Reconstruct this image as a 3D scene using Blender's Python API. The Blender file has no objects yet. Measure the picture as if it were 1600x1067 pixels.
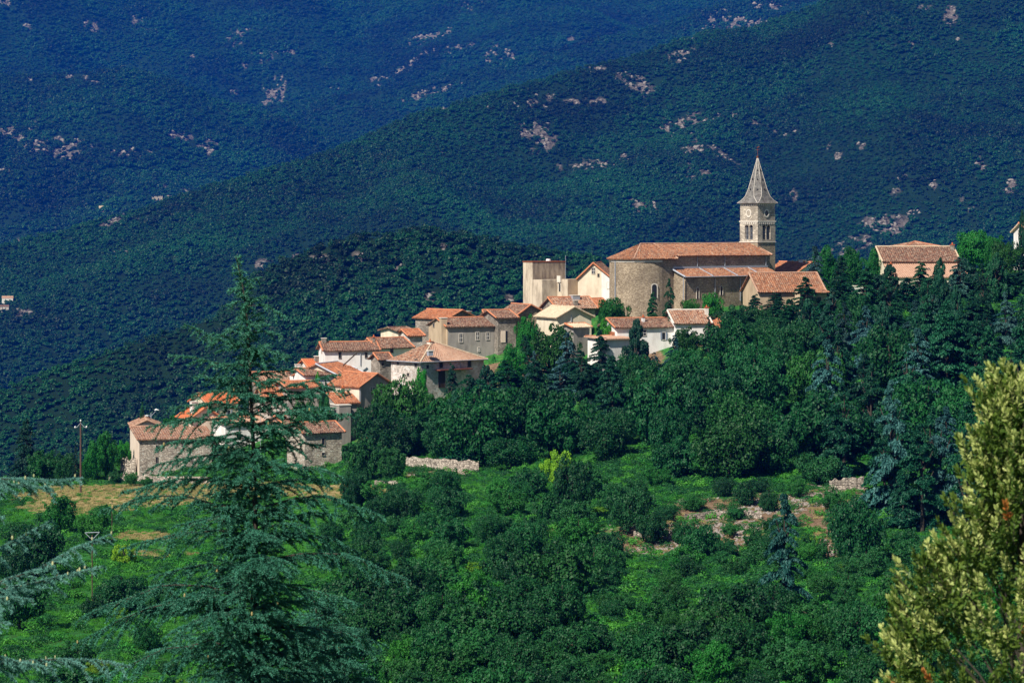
import bpy, math, random
import numpy as np
from mathutils import Vector
sc = bpy.context.scene
COL = sc.collection
R = math.radians
F = 4000.0      # focal length in pixels of the 1600 px wide photograph
HZ = 350.0      # row of the horizon

# ------------------------------------------------------------------ camera, world, sun
cam = bpy.data.cameras.new('camera'); camo = bpy.data.objects.new('camera', cam); COL.objects.link(camo)
camo.rotation_euler = (R(90), 0, 0)
cam.sensor_width = 36; cam.lens = 36 * F / 1600
cam.shift_y = -(533.5 - HZ) / 1600
cam.clip_start = 0.5; cam.clip_end = 16000
cam.dof.use_dof = True; cam.dof.focus_distance = 420; cam.dof.aperture_fstop = 4.5
sc.camera = camo

SUN = Vector((-0.58, -0.74, 0.95)).normalized()
sun_el = math.asin(SUN.z); sun_az = math.atan2(SUN.x, SUN.y)
w = bpy.data.worlds.new('World'); sc.world = w; w.use_nodes = True
wn = w.node_tree.nodes; bg = wn['Background']
sky = wn.new('ShaderNodeTexSky'); sky.sky_type = 'NISHITA'; sky.sun_disc = False
sky.sun_elevation = sun_el; sky.sun_rotation = sun_az
sky.altitude = 500; sky.air_density = 1.0; sky.dust_density = 0.3; sky.ozone_density = 2.0
w.node_tree.links.new(sky.outputs[0], bg.inputs[0]); bg.inputs[1].default_value = 0.05
sl = bpy.data.lights.new('sun', 'SUN'); sl.energy = 5.0; sl.angle = R(0.5); sl.color = (1.0, 0.94, 0.85)
so = bpy.data.objects.new('sun', sl); COL.objects.link(so)
so.rotation_euler = (-SUN).to_track_quat('-Z', 'Y').to_euler()
sc.view_settings.view_transform = 'Standard'; sc.view_settings.look = 'None'
sc.view_settings.exposure = 0.45; sc.view_settings.gamma = 1.0
sc.cycles.max_bounces = 6; sc.cycles.diffuse_bounces = 3; sc.cycles.transmission_bounces = 3
sc.cycles.volume_bounces = 0; sc.cycles.use_denoising = True
sc.cycles.use_adaptive_sampling = False
try: sc.cycles.denoising_prefilter = 'ACCURATE'
except Exception: pass

# ------------------------------------------------------------------ helpers
def tag(o, label=None, cat=None, group=None, kind=None):
    if label: o['label'] = label
    if cat: o['category'] = cat
    if group: o['group'] = group
    if kind: o['kind'] = kind
    return o
def empty(name, loc, rz=0, label=None, cat=None, group=None):
    o = bpy.data.objects.new(name, None); COL.objects.link(o); o.location = loc; o.rotation_euler = (0, 0, rz)
    o.empty_display_size = 0.5
    return tag(o, label, cat, group)
def link(name, me, parent=None, loc=None, rz=0, scale=None, color=None):
    o = bpy.data.objects.new(name, me); COL.objects.link(o)
    if parent: o.parent = parent
    if loc is not None: o.location = loc
    if rz: o.rotation_euler = (0, 0, rz)
    if scale is not None: o.scale = scale
    if color is not None: o.color = (*color, 1)
    return o
def np_mesh(name, V, Fq, mat, smooth=False):
    """V (n,3); Fq (m,k) uniform polygons."""
    me = bpy.data.meshes.new(name)
    V = np.asarray(V, dtype=np.float32); Fq = np.asarray(Fq, dtype=np.int32)
    m, k = Fq.shape
    me.vertices.add(len(V)); me.vertices.foreach_set('co', V.ravel())
    me.loops.add(m * k); me.loops.foreach_set('vertex_index', Fq.ravel())
    me.polygons.add(m); me.polygons.foreach_set('loop_start', np.arange(m, dtype=np.int32) * k)
    me.update(calc_edges=True)
    if smooth: me.polygons.foreach_set('use_smooth', np.ones(m, dtype=bool))
    if mat is not None: me.materials.append(mat)
    return me
class MB:
    def __init__(s): s.v = []; s.f = []; s.m = []; s.cm = 0
    def poly(s, pts):
        n = len(s.v); s.v += [tuple(p) for p in pts]; s.f.append(tuple(range(n, n + len(pts)))); s.m.append(s.cm)
    def raw(s, vs, fs):
        n = len(s.v); s.v += [tuple(p) for p in vs]; s.f += [tuple(n + i for i in f) for f in fs]; s.m += [s.cm] * len(fs)
    def box(s, x0, x1, y0, y1, z0, z1):
        s.raw([(x0,y0,z0),(x1,y0,z0),(x1,y1,z0),(x0,y1,z0),(x0,y0,z1),(x1,y0,z1),(x1,y1,z1),(x0,y1,z1)],
              [(3,2,1,0),(4,5,6,7),(0,1,5,4),(1,2,6,5),(2,3,7,6),(3,0,4,7)])
    def extr(s, prof, a, b, axis):
        """profile of (p,q) extruded a..b; axis 'u': p=v,q=w along u; 'v': p=u,q=w along v; 'w': p=u,q=v along w"""
        def P(p, q, t): return (t, p, q) if axis == 'u' else ((p, t, q) if axis == 'v' else (p, q, t))
        n = len(prof); vs = [P(p, q, a) for p, q in prof] + [P(p, q, b) for p, q in prof]
        fs = [tuple(range(n))[::-1], tuple(range(n, 2 * n))] + [(i, (i + 1) % n, n + (i + 1) % n, n + i) for i in range(n)]
        s.raw(vs, fs)
    def tube(s, pts, rad, n=6):
        pts = [Vector(p) for p in pts]; base = len(s.v); k = len(pts)
        for i, p in enumerate(pts):
            d = (pts[min(i + 1, k - 1)] - pts[max(i - 1, 0)]).normalized()
            a = d.cross(Vector((0.13, 0.31, 0.94)));
            if a.length < 0.05: a = d.cross(Vector((1, 0, 0)))
            a.normalize(); b = d.cross(a); r = rad[i] if hasattr(rad, '__len__') else rad
            s.v += [tuple(p + (a * math.cos(2 * math.pi * j / n) + b * math.sin(2 * math.pi * j / n)) * r) for j in range(n)]
        for i in range(k - 1):
            for j in range(n):
                s.f.append((base + i * n + j, base + i * n + (j + 1) % n, base + (i + 1) * n + (j + 1) % n, base + (i + 1) * n + j)); s.m.append(s.cm)
        s.f.append(tuple(base + j for j in range(n))[::-1]); s.m.append(s.cm)
        s.f.append(tuple(base + (k - 1) * n + j for j in range(n))); s.m.append(s.cm)
    def mesh(s, name, mats, smooth=False):
        me = bpy.data.meshes.new(name); me.from_pydata(s.v, [], s.f)
        for m in (mats if isinstance(mats, (list, tuple)) else [mats]): me.materials.append(m)
        if len(me.materials) > 1: me.polygons.foreach_set('material_index', s.m)
        import bmesh
        bm = bmesh.new(); bm.from_mesh(me); bmesh.ops.recalc_face_normals(bm, faces=bm.faces); bm.to_mesh(me); bm.free()
        if smooth: me.polygons.foreach_set('use_smooth', [True] * len(me.polygons))
        return me
    def obj(s, name, mats, parent=None, smooth=False):
        return link(name, s.mesh(name, mats, smooth), parent)

def hash2(ix, iy, seed):
    h = (ix.astype(np.int64) * 374761393 + iy.astype(np.int64) * 668265263 + seed * 1442695041) & 0xffffffff
    h = ((h ^ (h >> 13)) * 1274126177) & 0xffffffff
    return ((h ^ (h >> 16)) & 0xffffff) / float(0xffffff)
def vnoise(x, y, seed=0):
    x = np.asarray(x, float); y = np.asarray(y, float)
    ix = np.floor(x); iy = np.floor(y); fx = x - ix; fy = y - iy
    fx = fx * fx * (3 - 2 * fx); fy = fy * fy * (3 - 2 * fy); ix = ix.astype(np.int64); iy = iy.astype(np.int64)
    a = hash2(ix, iy, seed); b = hash2(ix + 1, iy, seed); c = hash2(ix, iy + 1, seed); d = hash2(ix + 1, iy + 1, seed)
    return (a * (1 - fx) + b * fx) * (1 - fy) + (c * (1 - fx) + d * fx) * fy
def fbm(x, y, seed=0, oct=4):
    s = 0; a = 1; t = 0
    for o in range(oct):
        s = s + a * vnoise(np.asarray(x) * 2 ** o, np.asarray(y) * 2 ** o, seed + o * 17); t += a; a *= 0.5
    return s / t          # 0..1
def at(px, py, Y): return Vector(((px - 800) * Y / F, Y, (HZ - py) * Y / F))

# ------------------------------------------------------------------ materials
def new_mat(name):
    m = bpy.data.materials.new(name); m.use_nodes = True; nt = m.node_tree; nt.nodes.clear()
    out = nt.nodes.new('ShaderNodeOutputMaterial')
    return m, nt, out
def N(nt, t, **kw):
    n = nt.nodes.new(t)
    for k, v in kw.items():
        if k in n.inputs: n.inputs[k].default_value = v
        else: setattr(n, k, v)
    return n
def ramp(nt, fac, stops, interp='LINEAR'):
    r = nt.nodes.new('ShaderNodeValToRGB'); r.color_ramp.interpolation = interp
    el = r.color_ramp.elements
    while len(el) > 1: el.remove(el[0])
    el[0].position = stops[0][0]; el[0].color = (*stops[0][1], 1)
    for p, c in stops[1:]:
        e = el.new(p); e.color = (*c, 1)
    nt.links.new(fac, r.inputs[0]); return r.outputs[0]
def mixc(nt, fac, a, b, mode='MIX'):
    m = nt.nodes.new('ShaderNodeMix'); m.data_type = 'RGBA'; m.blend_type = mode
    for s, v in ((m.inputs[0], fac), (m.inputs[6], a), (m.inputs[7], b)):
        if isinstance(v, (int, float)): s.default_value = v
        elif isinstance(v, tuple): s.default_value = (*v, 1)
        else: nt.links.new(v, s)
    return m.outputs[2]
def coords(nt, scale=(1, 1, 1), kind='Object'):
    if kind == 'World': g = nt.nodes.new('ShaderNodeNewGeometry'); src = g.outputs['Position']
    else: g = nt.nodes.new('ShaderNodeTexCoord'); src = g.outputs[kind]
    mp = nt.nodes.new('ShaderNodeMapping'); mp.inputs['Scale'].default_value = scale
    nt.links.new(src, mp.inputs[0]); return mp.outputs[0]
def noise(nt, vec, scale, detail=3, rough=0.55):
    n = N(nt, 'ShaderNodeTexNoise', Scale=scale, Detail=detail, Roughness=rough); nt.links.new(vec, n.inputs['Vector']); return n.outputs['Fac']
def finish(nt, out, col, rough=0.85, bump=None, bstr=0.4, bdist=0.05, spec=0.2, transl=0.0, metal=0.0):
    p = N(nt, 'ShaderNodeBsdfPrincipled', Roughness=rough)
    p.inputs['Specular IOR Level'].default_value = spec; p.inputs['Metallic'].default_value = metal
    if isinstance(col, tuple): p.inputs['Base Color'].default_value = (*col, 1)
    else: nt.links.new(col, p.inputs['Base Color'])
    if bump is not None:
        b = N(nt, 'ShaderNodeBump', Strength=bstr, Distance=bdist); nt.links.new(bump, b.inputs['Height']); nt.links.new(b.outputs[0], p.inputs['Normal'])
    sh = p.outputs[0]
    if transl:
        t = nt.nodes.new('ShaderNodeBsdfTranslucent')
        if isinstance(col, tuple): t.inputs[0].default_value = (*col, 1)
        else: nt.links.new(col, t.inputs[0])
        mx = nt.nodes.new('ShaderNodeMixShader'); mx.inputs[0].default_value = transl
        nt.links.new(sh, mx.inputs[1]); nt.links.new(t.outputs[0], mx.inputs[2]); sh = mx.outputs[0]
    nt.links.new(sh, out.inputs['Surface'])
def plain(name, c, rough=0.7, metal=0.0, spec=0.3, var=0.25, sc_=3.0):
    m, nt, out = new_mat(name); f = noise(nt, coords(nt), sc_)
    col = mixc(nt, f, tuple(x * (1 - var) for x in c), tuple(min(1, x * (1 + var)) for x in c))
    finish(nt, out, col, rough, metal=metal, spec=spec); return m
def stone(name, light, dark, mortar, scale=3.2, flat=2.0, stain=0.35):
    """rubble masonry: flattened random stones with mortar joints and damp stains"""
    m, nt, out = new_mat(name); v = coords(nt, (1, 1, flat))
    wv = mixc(nt, 0.12, v, N(nt, 'ShaderNodeTexNoise', Scale=3.0).outputs['Color'])
    vo = N(nt, 'ShaderNodeTexVoronoi', Scale=scale); nt.links.new(wv, vo.inputs['Vector'])
    ve = N(nt, 'ShaderNodeTexVoronoi', Scale=scale, feature='DISTANCE_TO_EDGE'); nt.links.new(wv, ve.inputs['Vector'])
    sep = nt.nodes.new('ShaderNodeSeparateColor'); nt.links.new(vo.outputs['Color'], sep.inputs[0])
    c = ramp(nt, sep.outputs[0], [(0, dark), (0.35, tuple((a + b) / 2 for a, b in zip(light, dark))), (0.8, light), (1, tuple(min(0.75, x * 1.25) for x in light))])
    e = ramp(nt, ve.outputs['Distance'], [(0.0, (0, 0, 0)), (0.09, (1, 1, 1))])
    c = mixc(nt, e, mortar, c)
    big = ramp(nt, noise(nt, coords(nt, (1, 1, 0.6)), 0.45, 5), [(0.35, (1 - stain,) * 3), (0.62, (1, 1, 1))])
    c = mixc(nt, 1.0, c, big, 'MULTIPLY')
    finish(nt, out, c, 0.9, bump=mixc(nt, 0.5, e, vo.outputs['Color']), bstr=0.8, bdist=0.08); return m
def plaster(name, c, stain, amount=0.5, streak=True):
    m, nt, out = new_mat(name)
    big = ramp(nt, noise(nt, coords(nt, (1, 1, 0.35 if streak else 1)), 0.9, 6, 0.65), [(0.42, (0, 0, 0)), (0.7, (1, 1, 1))])
    fine = noise(nt, coords(nt), 7, 4)
    col = mixc(nt, fine, tuple(x * 0.86 for x in c), c)
    k = N(nt, 'ShaderNodeMath', operation='MULTIPLY'); k.inputs[1].default_value = amount; nt.links.new(big, k.inputs[0])
    col = mixc(nt, k.outputs[0], col, stain)
    finish(nt, out, col, 0.9, bump=fine, bstr=0.3, bdist=0.03); return m
def tiles(name, cols, scale=4.2, lichen=0.5):
    cols = [tuple(.82 * (.87 * c + .13 * (sum(k) / 3)) for c in k) for k in cols]
    """canal tiles: every tile its own fired colour, lichen in patches"""
    m, nt, out = new_mat(name)
    vo = N(nt, 'ShaderNodeTexVoronoi', Scale=scale); nt.links.new(coords(nt, (1.2, 1, 1)), vo.inputs['Vector'])
    sep = nt.nodes.new('ShaderNodeSeparateColor'); nt.links.new(vo.outputs['Color'], sep.inputs[0])
    n = len(cols); c = ramp(nt, sep.outputs[0], [(i / (n - 1), cc) for i, cc in enumerate(cols)])
    big = ramp(nt, noise(nt, coords(nt), 0.8, 5, 0.7), [(0.45, (0, 0, 0)), (0.7, (1, 1, 1))])
    k = N(nt, 'ShaderNodeMath', operation='MULTIPLY'); k.inputs[1].default_value = lichen; nt.links.new(big, k.inputs[0])
    c = mixc(nt, k.outputs[0], c, (0.10, 0.06, 0.045))
    finish(nt, out, c, 0.85, bump=sep.outputs[1], bstr=0.3, bdist=0.05); return m
def leaf(name, a, b, transl=0.18, nscale=0.35, rough=0.55, spec=0.25, namp=1.0):
    """a..b: leaf colours; varied per tree (random), per clump (noise); Object colour tints each tree"""
    m, nt, out = new_mat(name)
    oi = nt.nodes.new('ShaderNodeObjectInfo')
    f = noise(nt, coords(nt, kind='World'), nscale, 3 if namp == 1 else 6)
    if namp != 1:
        q = N(nt, 'ShaderNodeMath', operation='MULTIPLY_ADD'); nt.links.new(f, q.inputs[0]); q.inputs[1].default_value = namp; q.inputs[2].default_value = .5 - .5 * namp; f = q.outputs[0]
    g = nt.nodes.new('ShaderNodeNewGeometry')
    ad = N(nt, 'ShaderNodeMath', operation='MULTIPLY_ADD'); nt.links.new(g.outputs['Random Per Island'], ad.inputs[0]); ad.inputs[1].default_value = 0.35; nt.links.new(f, ad.inputs[2])
    r = N(nt, 'ShaderNodeMath', operation='MULTIPLY_ADD'); nt.links.new(oi.outputs['Random'], r.inputs[0]); r.inputs[1].default_value = 0.45; nt.links.new(ad.outputs[0], r.inputs[2])
    mr = N(nt, 'ShaderNodeMapRange'); nt.links.new(r.outputs[0], mr.inputs[0]); mr.inputs[1].default_value = 0.45; mr.inputs[2].default_value = 1.25
    col = mixc(nt, mr.outputs[0], a, b); col = mixc(nt, 1.0, col, oi.outputs['Color'], 'MULTIPLY')
    finish(nt, out, col, rough, transl=transl, spec=spec); return m

M = {}
M['stone'] = stone('rubble_stone', (0.74, 0.64, 0.54), (0.30, 0.25, 0.21), (0.16, 0.12, 0.09))
M['stone_grey'] = stone('grey_stone', (0.42, 0.37, 0.32), (0.20, 0.17, 0.14), (0.28, 0.24, 0.20), stain=0.45)
M['stone_church'] = stone('church_stone', (0.46, 0.37, 0.27), (0.25, 0.19, 0.13), (0.34, 0.27, 0.20), 4.2, 1.5, 0.3)
M['stone_pale'] = stone('pale_rendered_stone', (0.80, 0.72, 0.66), (0.45, 0.39, 0.35), (0.70, 0.62, 0.56), 2.5, 1.6, 0.35)
M['ashlar'] = stone('tower_ashlar', (0.60, 0.53, 0.44), (0.40, 0.35, 0.29), (0.36, 0.31, 0.26), 1.9, 1.6, 0.4)
M['dry_wall'] = stone('dry_stone', (0.58, 0.50, 0.42), (0.2, 0.17, 0.14), (0.04, 0.035, 0.03), 2.6, 2.0, 0.3)
M['cream'] = plaster('cream_render', (0.80, 0.70, 0.55), (0.42, 0.33, 0.24), 0.6)
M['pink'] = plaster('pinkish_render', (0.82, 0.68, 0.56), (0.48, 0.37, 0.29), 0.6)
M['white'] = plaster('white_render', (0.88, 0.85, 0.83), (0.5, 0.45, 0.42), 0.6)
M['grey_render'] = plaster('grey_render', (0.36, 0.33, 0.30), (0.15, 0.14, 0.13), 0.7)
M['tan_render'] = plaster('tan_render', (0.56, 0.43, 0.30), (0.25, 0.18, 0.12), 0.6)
M['concrete'] = plaster('weathered_concrete', (0.66, 0.56, 0.44), (0.20, 0.15, 0.11), 0.8)
M['concrete_dark'] = plaster('stained_concrete', (0.42, 0.34, 0.26), (0.10, 0.075, 0.06), 0.95)
M['tile_orange'] = tiles('orange_tiles', [(0.240, 0.074, 0.032), (0.496, 0.141, 0.042), (0.624, 0.222, 0.084), (0.480, 0.222, 0.119)], lichen=0.55)
M['tile_bright'] = tiles('new_orange_tiles', [(0.600, 0.126, 0.025), (0.680, 0.178, 0.042), (0.560, 0.104, 0.021)], lichen=0.12)
M['tile_old'] = tiles('old_brown_tiles', [(0.080, 0.041, 0.028), (0.176, 0.081, 0.052), (0.336, 0.141, 0.077), (0.400, 0.281, 0.196), (0.128, 0.063, 0.042)], lichen=0.6)
M['tile_church'] = tiles('church_tiles', [(0.160, 0.059, 0.028), (0.400, 0.141, 0.052), (0.544, 0.244, 0.119), (0.288, 0.104, 0.049), (0.496, 0.340, 0.224)], 4.0, 0.65)
M['tile_pale'] = tiles('pale_pink_tiles', [(0.576, 0.311, 0.189), (0.624, 0.385, 0.259), (0.496, 0.244, 0.147)], lichen=0.2)
M['tile_mixed'] = tiles('mixed_tiles', [(0.112, 0.052, 0.035), (0.440, 0.163, 0.070), (0.576, 0.340, 0.210), (0.240, 0.126, 0.084), (0.640, 0.444, 0.315)], 3.8, 0.5)
M['tile_cream'] = tiles('cream_tiles', [(0.74, 0.55, 0.36), (0.8, 0.62, 0.42), (0.6, 0.42, 0.27)], lichen=0.15)
M['slate'] = tiles('spire_slate', [(0.12, 0.115, 0.11), (0.20, 0.19, 0.18), (0.27, 0.255, 0.24)], 3.0, 0.35)
M['ridge'] = plain('ridge_tile', (0.52, 0.20, 0.10))
M['trim'] = plain('pale_stone_trim', (0.68, 0.62, 0.55), var=0.15)
M['glass'] = plain('dark_window', (0.02, 0.024, 0.03), 0.25, spec=0.5)
M['wood_dark'] = plain('dark_wood', (0.05, 0.03, 0.02)); M['wood_red'] = plain('red_brown_wood', (0.20, 0.06, 0.04))
M['zinc'] = plain('zinc', (0.42, 0.45, 0.52), 0.45, 0.3, var=0.1); M['steel'] = plain('galvanised_steel', (0.55, 0.6, 0.68), 0.4, 0.5, var=0.1)
M['pole'] = plain('creosoted_pole', (0.10, 0.055, 0.045)); M['rust'] = plain('rusty_iron', (0.22, 0.07, 0.03))
M['bark'] = plain('bark', (0.055, 0.045, 0.035), 0.95, sc_=6); M['bark_pale'] = plain('pale_bark', (0.26, 0.235, 0.21), 0.95, sc_=4)
M['sign_red'] = plain('sign_red', (0.65, 0.02, 0.02), 0.4, var=0.03); M['sign_white'] = plain('sign_white', (0.8, 0.8, 0.8), 0.4, var=0.03)
M['shutter'] = plain('grey_blue_shutter', (0.22, 0.26, 0.34), var=0.1); M['blue'] = plain('blue_paint', (0.03, 0.09, 0.6), var=0.05)
M['oak'] = leaf('oak_leaves', (0.0048, 0.0416, 0.0128), (0.0160, 0.1120, 0.0288))
M['conifer'] = leaf('conifer_needles', (0.0050, 0.0420, 0.0220), (0.0120, 0.0880, 0.0420), 0.1)
M['blue_cedar'] = leaf('blue_cedar_needles', (0.022, 0.085, 0.070), (0.07, 0.18, 0.17), 0.1)
M['bright'] = leaf('bright_leaves', (0.016, 0.135, 0.018), (0.045, 0.27, 0.035), 0.3)
M['lime'] = leaf('lime_leaves', (0.09, 0.26, 0.012), (0.20, 0.40, 0.02), 0.3)
M['scrub'] = leaf('scrub_leaves', (0.0102, 0.0723, 0.0187), (0.0272, 0.1487, 0.0306), 0.2)
M['cedar_near'] = leaf('foreground_cedar_needles', (0.006, 0.060, 0.032), (0.085, 0.32, 0.21), 0.12, 2.2)
M['cedar_left'] = leaf('silvery_cedar_needles', (0.0595, 0.2040, 0.1615), (0.1870, 0.4250, 0.3570), 0.15, 1.3)
M['pale_leaf'] = leaf('pale_yellow_green_leaves', (0.19, 0.28, 0.055), (0.58, 0.63, 0.22), 0.3, 2.0, 0.45)
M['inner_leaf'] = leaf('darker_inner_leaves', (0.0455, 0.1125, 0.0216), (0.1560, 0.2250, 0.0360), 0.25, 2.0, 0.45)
M['dead_leaf'] = leaf('orange_dead_leaves', (0.35, 0.10, 0.02), (0.5, 0.2, 0.05), 0.2, 2.0)
M['cone'] = plain('cedar_cone', (0.34, 0.27, 0.11), 0.8); M['cone_pale'] = plain('young_cone', (0.5, 0.5, 0.26), 0.8)
M['far_leaf'] = leaf('hill_forest_leaves', (0.0009, 0.015, 0.0065), (0.0055, 0.078, 0.021), 0.0, 0.005, namp=2.6)
M['rock'] = plain('hill_rock', (0.25, 0.225, 0.215), 0.95, var=0.45, sc_=0.5)
M['scree'] = plain('scree_stone', (0.27, 0.235, 0.21), 0.95, var=0.4, sc_=1.5)
# ------------------------------------------------------------------ terrain
# control points (px, py, distance) where the photograph shows the ground, then points given by height
CP = [(-300,770,400),(0,765,405),(130,765,400),(300,758,405),(420,755,410),(560,745,405),(650,740,398),(740,738,398),(-300,850,335),(0,850,335),(200,850,332),(500,835,335),(700,835,330),
 (-300,950,272),(0,950,272),(300,950,272),(600,940,275),(-400,1067,226),(0,1067,226),(400,1067,226),(800,1067,224),(1200,1067,218),(1700,1067,212),
 (850,850,318),(850,950,266),(1000,860,318),(1000,790,345),(1200,810,333),(1330,770,352),(1300,880,300),(1500,860,300),(1800,850,300),(1100,950,262),(1500,950,255),
 (800,715,410),(1000,710,388),(1200,700,388),(1400,710,376),(1600,700,372),(1900,690,372),(900,620,432),(1100,610,420),(1300,600,412),(1500,590,402),(1800,570,402),
 (60,748,445),(215,742,442),(330,738,440),(480,728,432),(560,700,436),(640,665,446),(700,628,456),(790,570,468),(870,535,474),(960,560,455),(1010,560,452),(1000,482,474),(1100,482,472),(1200,478,478),(1290,468,474),(1440,455,474),(1600,425,474),(1850,400,474),
 (400,672,452),(520,650,458),(590,600,470),(700,560,480),(820,500,498),(1180,445,500),(1440,430,500)]
pts = [tuple(at(*c)) for c in CP]
for px in (-900, -200, 500, 1200, 1900, 2600):
    for Y, z in ((30, -8.5), (60, -14.5), (100, -23), (150, -33), (195, -40)): pts.append(((px - 800) * Y / F, Y, z))
for x in (-200, 0, 200): pts += [(x, 0, -2.2), (x, -80, 12)]
for x, y, z in ((-220,480,-62),(-140,490,-62),(-80,500,-52),(-25,515,-36),(10,530,-26),(60,540,-22),(120,540,-20),(220,520,-16),(-220,650,-165),(-60,650,-165),(60,650,-160),(220,650,-160),(-220,570,-110),(-60,580,-105),(60,590,-85),(220,590,-80),
                (-220,300,-46),(220,300,-34),(220,420,-20),(-220,400,-50)): pts.append((x, y, z))
P = np.array(pts); CX = P[:, :2] / 100.0
def _U(r2): return np.where(r2 > 1e-12, 0.5 * r2 * np.log(np.maximum(r2, 1e-12)), 0)
def _fit():
    n = len(CX); D = ((CX[:, None] - CX[None]) ** 2).sum(-1); K = _U(D) + np.eye(n) * 0.0008
    Q = np.hstack([np.ones((n, 1)), CX]); A = np.vstack([np.hstack([K, Q]), np.hstack([Q.T, np.zeros((3, 3))])])
    return np.linalg.solve(A, np.concatenate([P[:, 2], np.zeros(3)]))
TW = _fit()
def near_z(x, y):
    x = np.atleast_1d(np.asarray(x, float)); y = np.atleast_1d(np.asarray(y, float)); sh = x.shape
    q = np.stack([x.ravel(), y.ravel()], 1) / 100.0; out = np.empty(len(q))
    for i in range(0, len(q), 20000):
        qq = q[i:i + 20000]; D = ((qq[:, None] - CX[None]) ** 2).sum(-1)
        out[i:i + 20000] = _U(D) @ TW[:-3] + TW[-3] + qq @ TW[-2:]
    z = out.reshape(sh)
    # farmed terraces on the slope, a low bank every couple of metres
    k = 2.2; t = z / k; fr = t - np.floor(t); st = (np.floor(t) + np.clip((fr - 0.55) / 0.45, 0, 1)) * k
    wgt = np.clip((y - 235) / 40, 0, 1) * np.clip((435 - y) / 30, 0, 1) * 0.55
    z = z * (1 - wgt) + (st + 0.25) * wgt
    return z + (fbm(x / 9, y / 9, 5) - 0.5) * 1.2
def gz(x, y): return float(near_z(np.array([x]), np.array([y]))[0])
def ground_at(px, py, y0=190, y1=520):
    Y = np.arange(y0, y1, 1.0); x = (px - 800) * Y / F; zr = (HZ - py) * Y / F
    h = near_z(x, Y); i = np.nonzero(h >= zr)[0]
    j = int(i[0]) if len(i) else len(Y) - 1
    return Vector((x[j], Y[j], h[j]))

# dry / green / bare-earth zones of the near ground, (px, py, rx, ry, value)
DRY = [(190,775,170,17,1.0),(430,768,120,10,1.0),(120,790,90,14,.8),(330,762,90,9,.9),(520,768,90,12,.9),(230,838,70,8,.7),(430,762,60,8,.9),(590,770,40,8,.7),(240,865,60,8,.5)]
EARTH = [(1030,842,95,26,1.),(1130,810,100,24,1.),(1110,790,60,12,1.),(1190,788,60,20,1.),(1275,795,50,32,1.),(1325,772,40,16,1.),(1290,850,24,36,1.),(1140,845,80,14,1.),(860,905,28,14,1.),(855,870,12,16,.8),(640,905,14,18,.8),(870,825,16,10,.6),(1110,850,70,18,.9),(1010,845,40,14,1.),(690,742,70,8,.7),(260,755,30,6,.8),(945,690,15,10,.6),(800,560,70,36,1.),(860,530,40,30,1.),(770,590,40,30,1.),(1110,515,60,30,1.),(1000,560,40,20,1.),(560,660,40,30,.9)]
def blob(px, py, L):
    v = np.zeros_like(px)
    for a, b, rx, ry, s in L:
        v = np.maximum(v, s * np.clip(1.6 - 1.2 * np.sqrt(((px - a) / rx) ** 2 + ((py - b) / ry) ** 2), 0, 1))
    return v
def grid_mesh(name, X, Y, Z, mat, attrs):
    nr, nc = X.shape; V = np.stack([X.ravel(), Y.ravel(), Z.ravel()], 1)
    i = np.arange(nr * nc).reshape(nr, nc); Fq = np.stack([i[:-1, :-1].ravel(), i[:-1, 1:].ravel(), i[1:, 1:].ravel(), i[1:, :-1].ravel()], 1)
    me = np_mesh(name, V, Fq, mat, True)
    for k, a in attrs.items():
        at_ = me.attributes.new(k, 'FLOAT', 'POINT'); at_.data.foreach_set('value', a.ravel().astype(np.float32))
    return me
def ground_material():
    m, nt, out = new_mat('ground_cover')
    def attr(n): a = nt.nodes.new('ShaderNodeAttribute'); a.attribute_name = n; return a.outputs['Fac']
    wc = coords(nt, kind='World')
    g = ramp(nt, noise(nt, wc, 0.22, 6, 0.7), [(0.3, (0.014, 0.10, 0.018)), (0.5, (0.03, 0.20, 0.034)), (0.7, (0.10, 0.27, 0.045))])
    g = mixc(nt, ramp(nt, noise(nt, wc, 1.6, 4, 0.7), [(0.45, (0,) * 3), (0.6, (1,) * 3)]), g, (0.03, 0.085, 0.015))
    d = ramp(nt, noise(nt, wc, 1.1, 6, 0.7), [(0.3, (0.20, 0.15, 0.05)), (0.5, (0.40, 0.30, 0.13)), (0.7, (0.52, 0.42, 0.22))])
    e = ramp(nt, noise(nt, wc, 1.4, 6, 0.75), [(0.3, (0.05, 0.04, 0.02)), (0.5, (0.21, 0.135, 0.08)), (0.7, (0.32, 0.23, 0.15))])
    def brk(a):
        k = N(nt, 'ShaderNodeMath', operation='MULTIPLY_ADD'); nt.links.new(noise(nt, wc, 0.7, 5, 0.7), k.inputs[0]); k.inputs[1].default_value = 0.9; nt.links.new(a, k.inputs[2])
        return ramp(nt, k.outputs[0], [(0.82, (0,) * 3), (1.0, (1,) * 3)])
    c = mixc(nt, brk(attr('dry')), g, d); c = mixc(nt, brk(attr('earth')), c, e)
    finish(nt, out, c, 0.95, bump=noise(nt, wc, 2.2, 5, 0.75), bstr=1.0, bdist=0.35); return m
gx, gy = np.meshgrid(np.arange(-225, 226, 1.8), np.arange(-80, 656, 1.8))
gzv = near_z(gx, gy)
gpx = 800 + F * gx / np.maximum(gy, 1); gpy = HZ - F * gzv / np.maximum(gy, 1)
vis = (gy > 180) & (gy < 470)
tag(link('ground', grid_mesh('ground', gx, gy, gzv, ground_material(), {'dry': np.where(vis, blob(gpx, gpy, DRY), 0), 'earth': np.where(vis, blob(gpx, gpy, EARTH), 0)})),
    'terraced hillside of green scrub, dry grass and bare earth below the village', kind='structure')

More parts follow.
